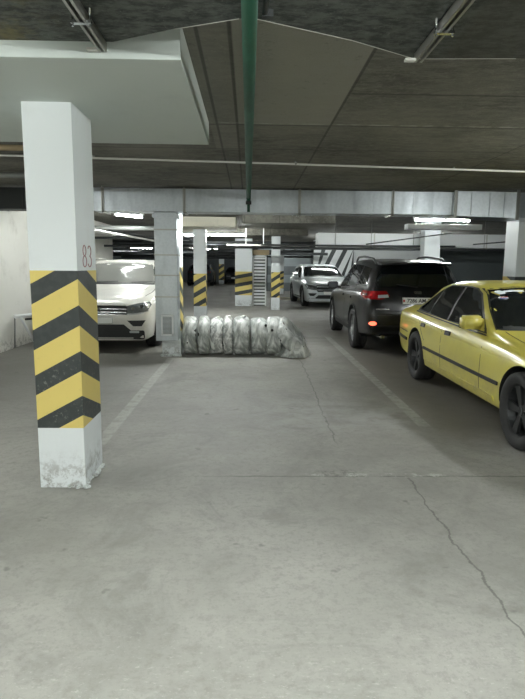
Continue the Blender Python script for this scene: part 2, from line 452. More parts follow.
column('concrete_column', -2.35, -1.95, 44.4, 44.8, 2.64, .3, 1.55, 'tiny farthest striped column left of the wide far column', group=G, rise=.28, period=.5, blk=.24)
column('concrete_column', 4.36, 4.8, 9.15, 9.6, 2.64, .3, 1.35, 'white column cut by the right picture edge behind the yellow car', group=G)
column('concrete_column', 4.22, 4.60, 13.6, 13.95, 2.64, .3, 1.2, 'white column behind the black car beside the dark wall', group=G)
column('concrete_column', 1.42, 1.82, 29.5, 29.9, 2.64, .3, 1.2, 'faint pale column just left of the silver car', group=G)

# ------------------------------------------------------------------ ducts
def duct_section(name, x0, x1, y0, y1, z0, z1, label, joints, parent=None, group=None, seams=None):
    bm = bmesh.new(); box(bm, (x0, y0, z0), (x1, y1, z1), 0, .004)
    # cross-broken sheet: shallow standing ribs
    n = seams or max(2, int((x1 - x0) / .3))
    for k in range(1, n):
        x = x0 + (x1 - x0) * k / n
        box(bm, (x - .004, y0 - .006, z0 - .003), (x + .004, y0, z1))
        box(bm, (x - .004, y0, z0 - .006), (x + .004, y1, z0))
    o = obj(name, bm, M['galv'])
    tag(o, label, 'duct', group)
    for x in joints:
        bm = bmesh.new(); t = .018
        box(bm, (x - .02, y0 - t, z0 - t), (x + .02, y0, z1 + .01)); box(bm, (x - .02, y0 - t, z0 - t), (x + .02, y1 + t, z0))
        box(bm, (x - .02, y1, z0 - t), (x + .02, y1 + t, z1 + .01))
        obj('flange', bm, M['steel'], o)
        bm = bmesh.new(); tube(bm, [(x, y0 - .03, z0 - .03), (x, y0 - .03, ZC - .003)], .005, 8)
        obj('hanger_rod', bm, M['steel'], o)
    return o
duct_section('air_duct', -2.34, 3.1, 8.7, 9.08, 2.285, 2.625, 'long galvanised rectangular air duct crossing under the ceiling', [-2.2, -.98, .76, 2.18], group=None, seams=18)
dd = duct_section('air_duct', -4.1, -2.36, 8.72, 9.06, 2.30, 2.615, 'duct length darkened with painted shade reaching the left wall behind the nearest column', [-3.2], seams=5)
dd.data = dd.data.copy(); dd.data.materials[0] = M['dark_metal']  # shade on this length put in as a darker metal
# transition and branch at its right end
bm = bmesh.new()
a = [(3.1, 8.7, 2.285), (3.1, 8.7, 2.625), (3.1, 9.08, 2.625), (3.1, 9.08, 2.285)]
b = [(3.16, 8.66, 2.27), (3.16, 8.66, 2.64), (3.16, 9.1, 2.64), (3.16, 9.1, 2.27)]
c = [(3.98, 8.45, 2.23), (3.98, 8.45, 2.60), (3.98, 9.1, 2.60), (3.98, 9.1, 2.23)]
d = [(4.9, 8.45, 2.23), (4.9, 8.45, 2.60), (4.9, 9.1, 2.60), (4.9, 9.1, 2.23)]
R4 = [[bm.verts.new(p) for p in q] for q in (a, b, c, d)]
for p, q in zip(R4, R4[1:]):
    for k in range(4): bm.faces.new((p[k], p[(k + 1) % 4], q[(k + 1) % 4], q[k]))
bm.faces.new(R4[0]); bm.faces.new(R4[-1][::-1]); bmesh.ops.recalc_face_normals(bm, faces=bm.faces)
for x in (3.35, 3.6, 3.8):
    yy = 8.66 - (x - 3.16) / .82 * .21; zz = 2.27 - (x - 3.16) / .82 * .04
    box(bm, (x - .004, yy - .012, zz), (x + .004, yy, zz + .36))
o = obj('air_duct', bm, M['galv']); tag(o, 'angled galvanised duct piece at the right end of the long duct', 'duct')
bm = bmesh.new(); box(bm, (3.1, 8.62, 2.26), (3.14, 8.66, 2.65 - .005)); box(bm, (3.1, 8.62, 2.24), (3.14, 9.12, 2.26))
obj('flange', bm, M['steel'], o); obj('flange', boxbm((3.96, 8.42, 2.2), (4.0, 8.45, 2.64)), M['steel'], o)
# upright duct at column B
bm = bmesh.new()
box(bm, (-1.445, 8.72, .315), (-1.105, 9.05, 2.278), 0, .004)
up = obj('upright_air_duct', bm, M['galv']); tag(up, 'upright sheet metal duct with a low grille beside the white car', 'duct')
for z in (1.0, 1.33, 1.64, 2.02):
    obj('joint_band', boxbm((-1.452, 8.713, z - .010), (-1.098, 9.057, z + .010)), M['steel'], up)
obj('joint_band', boxbm((-1.47, 8.70, 2.20), (-1.08, 9.07, 2.25)), M['galv'], up)
bm = bmesh.new()
box(bm, (-1.36, 8.695, .40), (-1.335, 8.72, .72)); box(bm, (-1.195, 8.695, .40), (-1.17, 8.72, .72))
box(bm, (-1.36, 8.695, .695), (-1.17, 8.72, .72)); box(bm, (-1.36, 8.695, .40), (-1.17, 8.72, .425))
gr = obj('grille', bm, M['white_metal'], up)
bm = bmesh.new()
for k in range(14):
    z = .43 + k * .0195; vs = box(bm, (-1.335, 8.702, z), (-1.195, 8.716, z + .006))
obj('slat', bm, M['grey_pipe'], gr)['kind'] = 'stuff'
# white insulated duct further back
o = obj('insulated_duct', boxbm((1.75, 14.5, 1.98), (8.2, 15.0, 2.33), .01), M['white_metal']); tag(o, 'long white boxed duct hanging behind the black car', 'duct')
for x in (3.2, 4.5, 6.1): obj('joint_band', boxbm((x - .015, 14.49, 1.97), (x + .015, 15.01, 2.34)), M['white_pipe'], o)
for x in (2.2, 4.2, 6.6):
    obj('hanger_rod', tubebm([(x, 14.47, 1.99), (x, 14.47, ZC)], .008, 8), M['steel'], o)
# second galvanised duct in the background left of it
o = obj('air_duct', boxbm((-.15, 12.6, 2.42), (1.9, 13.0, 2.6), .004), M['ceiling']); tag(o, 'flat dull duct under the ceiling just left of the white boxed duct', 'duct')
bm = tubebm([(-5.5, 23, 2.3), (1.6, 23, 2.3)], .14, 20); o = obj('round_duct', bm, M['galv']); tag(o, 'round metal duct high up behind the far columns', 'duct')
for x in (-4, -1.7, .6): obj('joint_band', tubebm([(x - .03, 23, 2.3), (x + .03, 23, 2.3)], .15, 20), M['galv'], o)

# ------------------------------------------------------------------ green pipe, thin pipe, strut rails
gp = thing('green_pipe', (0, 0, 2.5), 'long dark green pipe running overhead towards the duct, ending in a dropper', 'pipe')
P = lambda pts: [(x, y, z - 2.5) for x, y, z in pts]
arc = [(-.012, 8.5 + .05 * math.sin(a), 2.5 - .05 * (1 - math.cos(a))) for a in [PI / 12 * k for k in range(7)]]
obj('pipe_run', tubebm(P([(0, -2.5, 2.5), (-.005, 4, 2.5)]) + P(arc) + P([(-.012, 8.55, 2.42)]), .033, 20), M['green'], gp)
obj('dropper', tubebm(P([(-.012, 8.55, 2.43), (-.012, 8.55, 2.28)]), .022, 14), M['green'], gp)
obj('fitting', tubebm(P([(-.012, 8.55, 2.435), (-.012, 8.55, 2.39)]), .042, 14), M['dark_metal'], gp)
for y in (-.6, .9):
    bm = bmesh.new(); tube(bm, P([(0, y - .012, 2.5), (0, y + .012, 2.5)]), .039, 18); obj('pipe_clamp', bm, M['dark_metal'], gp)
    obj('hanger_rod', tubebm(P([(0, y, 2.53), (0, y, 2.55)]), .005, 8), M['dark_metal'], gp)
for y in (5.9, 8.2): obj('hanger_rod', tubebm(P([(0, y, 2.53), (0, y, ZC)]), .004, 8), M['dark_metal'], gp)
# slim grey conduit beside it ending with a bracket
o = obj('conduit', tubebm([(.062, -2, 2.535), (.062, 2.55, 2.535)], .012, 10), M['dark_metal']); tag(o, 'slim dark conduit right beside the green pipe at the top', 'pipe')
obj('end_bracket', boxbm((.05, 2.50, 2.52), (.095, 2.53, 2.549)), M['dark_metal'], o)
# thin pale cross pipe
ps = [(-4.1, 6.1, 2.625), (-1.73, 6.3, 2.622), (.2, 6.4, 2.61), (.9, 6.42, 2.60), (3.1, 6.5, 2.575), (5.5, 6.6, 2.55), (8.9, 6.7, 2.54)]
o = obj('sprinkler_pipe', tubebm(ps, .011, 12), M['white_pipe']); tag(o, 'thin pale sprinkler pipe crossing the ceiling in front of the duct', 'pipe')
for x, z in ((-1.68, 2.622), (.51, 2.607), (2.3, 2.588), (4.4, 2.565)):
    y = 6.3 + (x + 1.7) * .045
    bm = bmesh.new(); tube(bm, [(x, y, z - .01), (x, y, z + .022)], .008, 8); tube(bm, [(x, y, z + .02), (x, y, z + .024)], .02, 10)
    obj('sprinkler_head', bm, M['chrome'], o)
def strut_rail(x, y1, cy, label):
    r = thing('strut_rail', (x, 1, 2.5), label, 'rail', 'slotted rails under the dark board')
    bm = bmesh.new()
    z1 = .024
    box(bm, (-.02, -3.4, .0), (-.016, y1 - 1, .042)); box(bm, (.016, -3.4, .0), (.02, y1 - 1, .042)); box(bm, (-.016, -3.4, .038), (.016, y1 - 1, .042))
    box(bm, (-.016, -3.4, 0), (-.008, y1 - 1, .004)); box(bm, (.008, -3.4, 0), (.016, y1 - 1, .004))
    obj('channel', bm, M['steel'], r)
    bm = bmesh.new(); box(bm, (-.042, cy - 1.012, -.012), (.042, cy - .988, .0)); tube(bm, [(-.036, cy - 1, -.022), (-.036, cy - 1, .05)], .005, 8); tube(bm, [(.036, cy - 1, -.022), (.036, cy - 1, .05)], .005, 8)
    obj('clamp', bm, M['chrome'], r)
    bm = bmesh.new(); box(bm, (-.07, y1 - 1.03, .0), (-.02, y1 - 1.0, .012)); obj('end_bracket', bm, M['white_pipe'], r)
    return r
strut_rail(-.705, 2.88, 2.53, 'slotted metal rail at upper left ending at the white drop panel')
strut_rail(.832, 2.94, 2.56, 'slotted metal rail at upper right under the dark board')

# ------------------------------------------------------------------ lamps
def lamp(loc, L, rz, power, label, twin=False, body=True, rod=True, ztop=None, group='fluorescent lamps', w=.12):
    r = thing('fluorescent_lamp', loc, label, 'lamp', group, rz)
    bm = bmesh.new(); box(bm, (-L / 2 - .03, -w / 2, .03), (L / 2 + .03, w / 2, .085), 0, .006)
    obj('housing', bm, M['white_metal'], r)
    for s in (-1, 1):
        obj('tube_holder', boxbm((s * (L / 2 + .012) - .012, -.02, -.02), (s * (L / 2 + .012) + .012, .02, .032)), M['white_metal'], r)
    key = 'tube_%d' % int(power * 10)
    if key not in M: M[key] = mat('lit_tube', (1, 1, 1), .5, emis=(.955, 1., .975), strength=power)
    obj('tube', tubebm([(-L / 2, 0, 0), (L / 2, 0, 0)], .016, 12), M[key], r, )
    zt = (ztop if ztop else ZC) - loc[2]
    if rod and zt > .09:
        for s in (-1, 1): obj('hanger_rod', tubebm([(s * L * .35, 0, .085), (s * L * .35, 0, zt)], .005, 8), M['steel'], r)
    return r
PW = 190
lamp((-.70, .9, 2.41), 1.2, PI / 2, PW, 'fluorescent tube lamp under the upper left slotted rail, out of frame', ztop=2.5)
lamp((.83, .9, 2.41), 1.2, PI / 2, PW, 'fluorescent tube lamp under the upper right slotted rail, out of frame', ztop=2.5)
lamp((-.70, -2.2, 2.41), 1.2, PI / 2, PW, 'fluorescent tube lamp behind the camera on the left rail', ztop=2.5)
lamp((.83, -2.2, 2.41), 1.2, PI / 2, PW, 'fluorescent tube lamp behind the camera on the right rail', ztop=2.5)
lamp((3.8, 5.0, 2.5), 1.2, PI / 2, 125, 'tube lamp over the yellow car, just out of frame')
lamp((-3.1, 9.8, 2.52), 1.0, 0, 60, 'tube lamp hidden behind the duct near the left wall')
lamp((-3.6, 4.6, 2.5), 1.2, PI / 2, 80, 'tube lamp near the left wall, just out of frame')
lamp((-.4, 9.75, 2.5), 1.2, 0, 200, 'tube lamp hidden behind the long duct above the aisle')
lamp((3.9, 11.5, 2.43), 1.1, 0, 130, 'bright tube lamp over the black car below the duct')
lamp((-5.6, 24.5, 2.4), 1.2, 0, 70, 'added tube lamp brightening the deep left bays')  # lamp added to lift the dark left background
lamp((-6.2, 33, 2.4), 1.2, 0, 70, 'added tube lamp brightening the deepest left bays')  # second added lamp, brightens the far end of the left background
lamp((-2.55, 12.2, 2.5), .7, .9, 190, 'glowing slanted tube lamp above the white car')
lamp((-.75, 17.2, 2.38), 1.2, 0, 160, 'level tube lamp behind the striped column at left centre')
lamp((-1.75, 17.6, 2.38), .6, .2, 75, 'short bright tube lamp between upright duct and striped column')
for i, (x, y, p) in enumerate([(3.2, 22.6, 110), (6.6, 20.5, 120), (.8, 25.5, 90), (-3.0, 24, 40), (2.0, 31, 55), (-2.5, 34, 45), (-4.5, 42, 50), (-1.0, 40, 45)]):
    lab = ['over the silver car', 'in front of the white wall at right', 'behind the slatted panel', 'far left behind the white car', 'by the banded wall', 'in the deep left background', 'farthest left near the far wall', 'above the tiny far column'][i]
    lamp((x, y, 2.42), 1.2, 0 if i % 2 else PI / 2 * .0, p, 'ceiling tube lamp ' + lab)
# white cable box beneath lamp over black car
o = obj('fixture_box', boxbm((3.17, 11.4, 2.24), (4.69, 11.62, 2.35), .006), M['white_metal']); tag(o, 'long white box hanging right below the bright tube over the black car', 'box')
for x in (3.4, 4.45): obj('hanger_rod', tubebm([(x, 11.6, 2.35), (x, 11.6, ZC)], .006, 8), M['steel'], o)

# ------------------------------------------------------------------ background pipework
def pipe(pts, r, m, label, group='background pipes under the ceiling', hang=None, name='ceiling_pipe'):
    o = obj(name, tubebm(pts, r, 12), M[m]); tag(o, label, 'pipe', group)
    for (x, y, z) in (hang or []): obj('hanger_rod', tubebm([(x, y, z), (x, y, ZC)], .008, 8), M['steel'], o)
    return o
pipe([(.6, 14.4, 1.93), (8.6, 14.4, 1.93)], .03, 'dark_pipe', 'dark pipe along the lower edge of the white boxed duct', hang=[(3.1, 14.4, 1.93), (6, 14.4, 1.93)])
pipe([(.3, 14.25, 2.0), (5.2, 14.25, 2.01)], .022, 'dark_pipe', 'thin dark pipe just in front of the white boxed duct')
pipe([(2.6, 12.6, 1.98), (4.6, 12.9, 2.26)], .014, 'dark_metal', 'slanted thin rod in front of the white boxed duct, left one')
pipe([(5.0, 12.6, 2.0), (7.3, 12.9, 2.2)], .014, 'dark_metal', 'slanted thin rod in front of the white boxed duct, right one')
pipe([(-4.1, 5.7, 2.6), (-1.95, 5.7, 2.6)], .028, 'wood', 'brownish pipe at the ceiling left of the nearest column, upper')
pipe([(-4.1, 7.3, 2.58), (-2.1, 7.3, 2.58)], .035, 'grey_pipe', 'grey pipe at the ceiling left of the nearest column, lower')
pipe([(-3.6, 11.2, 2.26), (-2.0, 15.5, 2.02), (-1.6, 18.6, 1.96)], .022, 'white_pipe', 'pale pipe sloping away over the white car')
pipe([(-4.1, 14.6, 2.15), (-1.5, 14.6, 2.15)], .03, 'dark_pipe', 'dark cross pipe high behind the white car, nearer')
pipe([(-4.1, 16.2, 2.0), (1.3, 16.2, 2.0)], .03, 'dark_pipe', 'dark cross pipe passing behind the striped columns, lower')
pipe([(-5.5, 19.2, 2.25), (2.2, 19.2, 2.25)], .04, 'dark_pipe', 'thick dark cross pipe in front of the far columns')
pipe([(-5.5, 18.0, 2.05), (2.6, 18.0, 2.05)], .035, 'dark_pipe', 'dark pipe with clips above the slatted panel')
pipe([(-.7, 17.9, 2.12), (1.9, 17.9, 2.12)], .03, 'white_pipe', 'pale pipe above the wide far column')
pipe([(-4.1, 13.0, 2.3), (-1.6, 13.0, 2.3)], .05, 'grey_pipe', 'grey cross pipe behind the glowing slanted lamp')
for k, (y, z) in enumerate([(21.8, 2.2), (24.5, 2.0), (27, 2.15), (30, 1.95), (34, 2.1), (38, 1.95)]):
    pipe([(-8.5, y, z), (3.4 if y < 33 else .4, y, z)], .05 + .01 * (k % 3), 'dark_pipe', 'dark far cross pipe number %s from the front of the far group' % ['one', 'two', 'three', 'four', 'five', 'six'][k])
for k, (x, z, n) in enumerate([(-3.5, 2.3, 'left wall side'), (-2.9, 2.2, 'middle'), (-1.9, 2.3, 'beside the striped column'), (.35, 2.25, 'over the slatted panel'), (1.5, 2.2, 'left of the silver car'), (2.3, 2.3, 'over the silver car')]):
    pipe([(x, 19.5 if k > 2 else 13.4, z), (x, 32, z)], .045, 'dark_pipe', 'dark pipe running away from the camera, ' + n)
# clipped bracket in front of the slatted panel
for x in (-.1, .45):
    o = obj('pipe_bracket', boxbm((x - .015, 17.85, 2.12), (x + .015, 17.88, ZC)), M['white_metal']); tag(o, 'white hanging bracket above the %s' % ('wide far column' if x < 0 else 'slatted panel'), 'bracket', 'brackets')

# slatted panel between far columns, box above it
r = thing('slatted_panel', (.33, 21.0, 0), 'tall pale slatted panel between the two far striped columns', 'panel')
bm = bmesh.new(); box(bm, (-.2, .0, 0), (-.15, .06, 1.85)); box(bm, (.27, 0, 0), (.32, .06, 1.85)); box(bm, (-.2, 0, 1.8), (.32, .06, 1.85)); obj('panel_frame', bm, M['white_metal'], r)
obj('backing', boxbm((-.15, .045, 0), (.27, .06, 1.8)), M['dark_pipe'], r)
bm = bmesh.new()
for k in range(15): box(bm, (-.15, .01, .03 + k * .12), (.27, .04, .03 + k * .12 + .072))
obj('slats', bm, M['white_metal'], r)
o = obj('wooden_box', boxbm((.1, 21.0, 1.87), (.75, 21.3, 2.05), .01), M['wood']); tag(o, 'small brown wooden box on top of the slatted panel', 'box')

# low kerb in the far aisle
struct('trim_3', boxbm((1.1, 24.5, 0), (3.6, 24.7, .12)), M['cream'])

# ------------------------------------------------------------------ white trestle against left wall
r = thing('folding_trestle', (-4.0, 10.2, 0), 'white folded trestle frame leaning against the left wall', 'trestle')
def bar(nm, a, b, t, m): return obj(nm, tubebm([Vector(a) - Vector((-4, 10.2, 0)), Vector(b) - Vector((-4, 10.2, 0))], t, 4), M[m], r)
bar('top_bar', (-4.08, 9.85, .57), (-3.55, 10.9, .57), .035, 'white_metal')
bar('leg', (-4.1, 9.9, .57), (-4.14, 9.92, 0.01), .016, 'grey_pipe')
bar('leg', (-4.03, 9.95, .56), (-3.93, 10.35, .02), .032, 'white_metal')
bar('leg', (-3.6, 10.85, .56), (-3.5, 11.2, .02), .032, 'white_metal')
bar('cross_bar', (-4.0, 10.1, .5), (-3.55, 10.95, .5), .02, 'dark_metal')

# ------------------------------------------------------------------ bagged tyres
def bag(cx, w, rad, seed, hole=None, squash=1.0, amp=.02, cy=9.42):
    """tyre standing with its axle across, wrapped in plastic film"""
    bmt = bmesh.new()
    hw = w * .44; rt = rad - .02; ri = .2
    prof = [(ri, -hw * .8), (rt * .75, -hw), (rt * .93, -hw * .96), (rt, -hw * .72), (rt + .004, 0), (rt, hw * .72), (rt * .93, hw * .96), (rt * .75, hw), (ri, hw * .8), (ri - .01, 0), (ri, -hw * .8)]
    lathe(bmt, prof, 36)
    bmf = bmesh.new()
    R = rad; hw = w * .5
    pf = []
    for k in range(25):
        t = PI * k / 24; c, s = math.cos(t), math.sin(t)
        ax = -hw * (abs(c) ** .5) * (1 if c > 0 else -1); rr = R * (s ** .42) if s > 0 else 0
        if rr < .2: ax *= .62 + .38 * rr / .2
        pf.append((max(rr, .002), ax))
    lathe(bmf, pf, 72)
    bmesh.ops.remove_doubles(bmf, verts=bmf.verts, dist=.004)
    for v in bmf.verts:
        p = v.co
        a = math.atan2(p.z, p.y); r_ = math.hypot(p.y, p.z)
        q = Vector((p.x * 4 + seed * 7.1, math.cos(a) * 1.9, math.sin(a) * 1.9))
        n = noise.fractal(q, .8, 2.2, 4) + .5 * (1 - 2 * abs(noise.noise(Vector((p.x * 6 + seed, a * 3.2 + p.x * 5, r_ * 4)))))
        d = Vector((p.x * .4, p.y, p.z)); d = d.normalized() if d.length > 0 else d
        v.co += d * n * amp * .7
        v.co.z *= squash
        if v.co.z < -rad + .02: v.co.z = -rad + .02 + (v.co.z + rad - .02) * .1; v.co.y *= 1.04
    for v in bmf.verts: v.co.z = max(v.co.z, -rad + .004)
    return bmt, bmf
xs = [-1.085, -.845, -.645, -.42, -.255, .02, .30, .56]
LT = ['leftmost bagged tyre, next to the upright duct, with a small hole', 'second bagged tyre from the left in the row, narrow', 'third bagged tyre from the left, creased pale film', 'fourth bagged tyre from the left, palest and thinnest with dark specks', 'fifth bagged tyre, darker grey wrapping with vertical folds', 'sixth bagged tyre with a dark tear near its top', 'seventh bagged tyre, with a dark hole, next to the slumped one']
GT = 'tyres wrapped in plastic bags'
for i in range(7):
    w = xs[i + 1] - xs[i]; cx = (xs[i] + xs[i + 1]) / 2; rad = .318 + .008 * math.sin(i * 2.3)
    t = thing('wrapped_tyre', (cx, 9.43 + .03 * math.sin(i * 4), rad), LT[i], 'tyre', GT)
    a, b = bag(cx, w * 1.06, rad, i)
    obj('tyre', a, M['rubber'], t, True); obj('plastic_bag', b, M['film2'] if i in (3, 2) else M['film'], t, True)
    t.rotation_euler = (0, 0, random.uniform(-.06, .06) + (.12 if i == 5 else 0))
    if i in (0, 5, 6):
        y, x, z = {0: (-.31, -.03, -.09), 5: (-.245, .1, .2), 6: (-.30, -.04, .12)}[i]
        bm = bmesh.new(); mt = Matrix.Translation((x, y, z)) @ Matrix.Rotation(.5, 4, 'X') @ Matrix.Diagonal((.022 if i else .012, .014, .03 if i else .012, 1))
        bmesh.ops.create_icosphere(bm, subdivisions=2, radius=1, matrix=mt); obj('tear', bm, M['rubber'], t, True)
    if i in (2, 3, 4):  # gathered knot on top
        bm = bmesh.new(); tube(bm, [(0, -.05, rad - .01), (.02, -.08, rad + .015), (.05, -.1, rad + .0)], [.03, .012, .03], 10); obj('gathered_film', bm, M['film2'], t, True)
# slumped last one, leaning on the row
t = thing('wrapped_tyre', (.70, 9.33, .0), 'rightmost bagged tyre, slumped and leaning on the row', 'tyre', GT)
a, b = bag(0, .24, .33, 11, amp=.03)
for q, nm, mm in ((a, 'tyre', 'rubber'), (b, 'plastic_bag', 'film')):
    bmesh.ops.rotate(q, verts=q.verts, cent=(0, 0, 0), matrix=Matrix.Rotation(math.radians(-38), 3, 'Y'))
    bmesh.ops.rotate(q, verts=q.verts, cent=(0, 0, 0), matrix=Matrix.Rotation(math.radians(-22), 3, 'Z'))
    for v in q.verts: v.co.z = max(v.co.z + .33, .004)
    obj(nm, q, M[mm], t, True)
bm = bmesh.new()   # spread skirt of loose film
N = 40; inner = []; outer = []; mid = []
for k in range(N):
    a_ = 2 * PI * k / N; n = noise.noise(Vector((math.cos(a_) * 3, math.sin(a_) * 3, 4)))
    inner.append(bm.verts.new((.04 + math.cos(a_) * .13, math.sin(a_) * .16, .34)))
    mid.append(bm.verts.new((.07 + math.cos(a_) * (.22 + .03 * n), math.sin(a_) * (.26 + .05 * n), .13 + .03 * n)))
    outer.append(bm.verts.new((.05 + math.cos(a_) * (.30 + .05 * n), math.sin(a_) * (.33 + .07 * n), .006)))
for A_, B_ in ((inner, mid), (mid, outer)):
    for k in range(N): bm.faces.new((A_[k], A_[(k + 1) % N], B_[(k + 1) % N], B_[k]))
obj('loose_film', bm, M['film'], t, True)

# ------------------------------------------------------------------ cars
def interp(keys, y):
    if y <= keys[0][0]: return keys[0][1]
    for (a, va), (b, vb) in zip(keys, keys[1:]):
        if y <= b: return va + (vb - va) * (y - a) / (b - a) if b > a else vb
    return keys[-1][1]
def smooth_interp(keys, y, L, s=.05):
    s = min(s, max(.002, min(y, L - y) * .6))
    tot = 0; wsum = 0
    for k in range(-4, 5):
        w = math.exp(-(k / 2.2) ** 2); tot += interp(keys, y + k * s / 2) * w; wsum += w
    return tot / wsum
def car_shell(P):
    L = P['L']; ys = set()
    n = 70
    for k in range(n + 1): ys.add(round(L * k / n, 4))
    for e in (.004, .012, .025, .045, .08, .12): ys.add(e); ys.add(round(L - e, 4))
    ys = sorted(ys)
    bm = bmesh.new(); rings = []
    for y in ys:
        f = lambda k, s=.05: smooth_interp(P[k], y, L, s)
        zt, zs, zb, w, wt = f('zt', .06), f('zs'), f('zb'), f('w'), f('wt', .08)
        zt = max(zt, zs + .012)
        H = zt - zs; g_ = min(1., H / .35)
        pts = [(0, zb), (w * .6, zb), (w * .88, zb + .005), (w * .955, zb + .05), (w * .982, zb + .14),
               (w * .997, zb + (zs - zb) * .42), (w, zb + (zs - zb) * .62), (w * .992, zs - .12 * min(1, (zs - zb) / .5)), (w * .972, zs - .04 * min(1, (zs - zb) / .5)), (w * .935, zs - .004)]
        x0, z0 = w * .915, zs + .003
        et = zt - (.055 * g_ + .012 * (1 - g_))
        x1 = wt
        for t in (.12, .35, .6, .85, 1.):
            bul = math.sin(PI * t) * .02 * g_
            pts.append((x0 + (x1 - x0) * t + bul, z0 + (et - z0) * t))
        pts += [(x1 - .035 * g_ - .02, et + (zt - et) * .5), (x1 * .8, zt - (zt - et) * .22), (x1 * .45, zt - (zt - et) * .05), (0, zt)]
        full = pts + [(-x, z) for x, z in pts[-2:0:-1]]
        rings.append([bm.verts.new((x, y, z)) for x, z in full])
    m_ = len(rings[0])
    for a, b in zip(rings, rings[1:]):
        for k in range(m_): bm.faces.new((a[k], b[k], b[(k + 1) % m_], a[(k + 1) % m_]))
    for ring, s in ((rings[0], -1), (rings[-1], 1)):
        c = sum((v.co for v in ring), Vector()) / m_
        prev = ring
        for sc_, dy in ((.9, .006), (.5, .012)):
            nr = [bm.verts.new((v.co.x * sc_, v.co.y + s * dy, c.z + (v.co.z - c.z) * sc_)) for v in ring]
            for k in range(m_):
                q = (prev[k], prev[(k + 1) % m_], nr[(k + 1) % m_], nr[k]); bm.faces.new(q)
            prev = nr
        cv = bm.verts.new((0, c.y + s * .014, c.z))
        for k in range(m_): bm.faces.new((prev[k], prev[(k + 1) % m_], cv))
    bmesh.ops.recalc_face_normals(bm, faces=bm.faces)
    return bm
class Car:
    def __init__(s, P, name, loc, rz, label, paint, group='parked cars', arches=True, simple=False):
        s.P = P; s.L = P['L']; s.root = thing(name, loc, label, 'car', group, rz)
        bm = car_shell(P); s.bvh = BVHTree.FromBMesh(bm)
        for f in bm.faces: f.smooth = True
        me = bpy.data.meshes.new('body'); bm.to_mesh(me); bm.free()
        body = bpy.data.objects.new('body', me); COL.objects.link(body)
        me.materials.append(M[paint])
        cut = bmesh.new(); R = P['r'] + P.get('gap', .055)
        for ya in P['axles']:
            for sx in (-1, 1):
                xa = P['hw']; prof = [(0.001, xa - .34), (R, xa - .34), (R, xa + .3), (.001, xa + .3)]
                rr = lathe(cut, [(r_, a_ * sx) for r_, a_ in prof], 96, off=(0, ya, P['r'] + .01))
        bmesh.ops.remove_doubles(cut, verts=cut.verts, dist=.003)
        bmesh.ops.recalc_face_normals(cut, faces=cut.faces)
        cme = bpy.data.meshes.new('cut'); cut.to_mesh(cme); cut.free(); cme.materials.append(M['black_plastic'])
        co = bpy.data.objects.new('cut', cme); COL.objects.link(co)
        md = body.modifiers.new('b', 'BOOLEAN'); md.operation = 'DIFFERENCE'; md.object = co; md.solver = 'EXACT'; md.material_mode = 'TRANSFER'
        dg = bpy.context.evaluated_depsgraph_get(); dg.update()
        me2 = bpy.data.meshes.new_from_object(body.evaluated_get(dg))
        bpy.data.objects.remove(body); bpy.data.objects.remove(co)
        s.body = bpy.data.objects.new('body', me2); COL.objects.link(s.body); s.body.parent = s.root
        bm = bmesh.new(); bm.from_mesh(me2)
        for e in bm.edges:
            if len(e.link_faces) == 2 and e.calc_face_angle(0) > .7: e.smooth = False
        bm.to_mesh(me2); bm.free()
    def hit(s, p, d):
        loc, n, i, dist = s.bvh.ray_cast(p, d)
        if loc is None:
            loc, n, i, dist = s.bvh.find_nearest(p + d * 1.0)
            return loc, -d
        if n.dot(d) > 0: n = -n
        return loc, n
    def panel(s, name, poly, view, m, off=.004, th=.006, res=.06, sides=(1,), parent=None, smooth=True, label=None):
        """project a 2-D outline onto the shell. view: side (y,z), front/rear (x,z), top (x,y)"""
        out = []
        for sd in sides:
            bm = bmesh.new()
            vs = [bm.verts.new((a, b, 0)) for a, b in poly]
            bm.faces.new(vs)
            us = [p[0] for p in poly]; ws = [p[1] for p in poly]
            for ax, lst in ((0, us), (1, ws)):
                n = max(1, int((max(lst) - min(lst)) / res))
                for k in range(1, n):
                    v = min(lst) + (max(lst) - min(lst)) * k / n
                    pl = [0, 0, 0]; pl[ax] = v; no = [0, 0, 0]; no[ax] = 1
                    bmesh.ops.bisect_plane(bm, geom=bm.verts[:] + bm.edges[:] + bm.faces[:], plane_co=pl, plane_no=no, dist=1e-5)
            nm = {}
            for v in bm.verts:
                a, b = v.co.x, v.co.y
                if view == 'side': p, d = Vector((3 * sd, a, b)), Vector((-sd, 0, 0))
                elif view == 'front': p, d = Vector((a, -3, b)), Vector((0, 1, 0))
                elif view == 'rear': p, d = Vector((a, s.L + 3, b)), Vector((0, -1, 0))
                else: p, d = Vector((a, b, 5)), Vector((0, 0, -1))
                loc, n = s.hit(p, d)
                v.co = loc + n * off; nm[v.index] = n
            bm.verts.index_update()
            ns = [v for v in bm.verts]
            bm.normal_update()
            # thickness inward
            geo = bmesh.ops.extrude_face_region(bm, geom=bm.faces[:])
            newv = [g for g in geo['geom'] if isinstance(g, bmesh.types.BMVert)]
            avg = Vector()
            for f in bm.faces: avg += f.normal * f.calc_area()
            dirs = {'side': Vector((-sd, 0, 0)), 'front': Vector((0, 1, 0)), 'rear': Vector((0, -1, 0)), 'top': Vector((0, 0, -1))}[view]
            for v in newv: v.co += dirs * th + Vector((0, 0, 0))
            bmesh.ops.recalc_face_normals(bm, faces=bm.faces)
            for f in bm.faces: f.smooth = False
            o = obj(name, bm, M[m], parent or s.root, False)
            if smooth:
                for p_ in o.data.polygons: p_.use_smooth = True
                bm = bmesh.new(); bm.from_mesh(o.data)
                for e in bm.edges:
                    if len(e.link_faces) == 2 and e.calc_face_angle(0) > .6: e.smooth = False
                bm.to_mesh(o.data); bm.free()
            if label: o['label'] = label
            out.append(o)
        return out if len(out) > 1 else out[0]
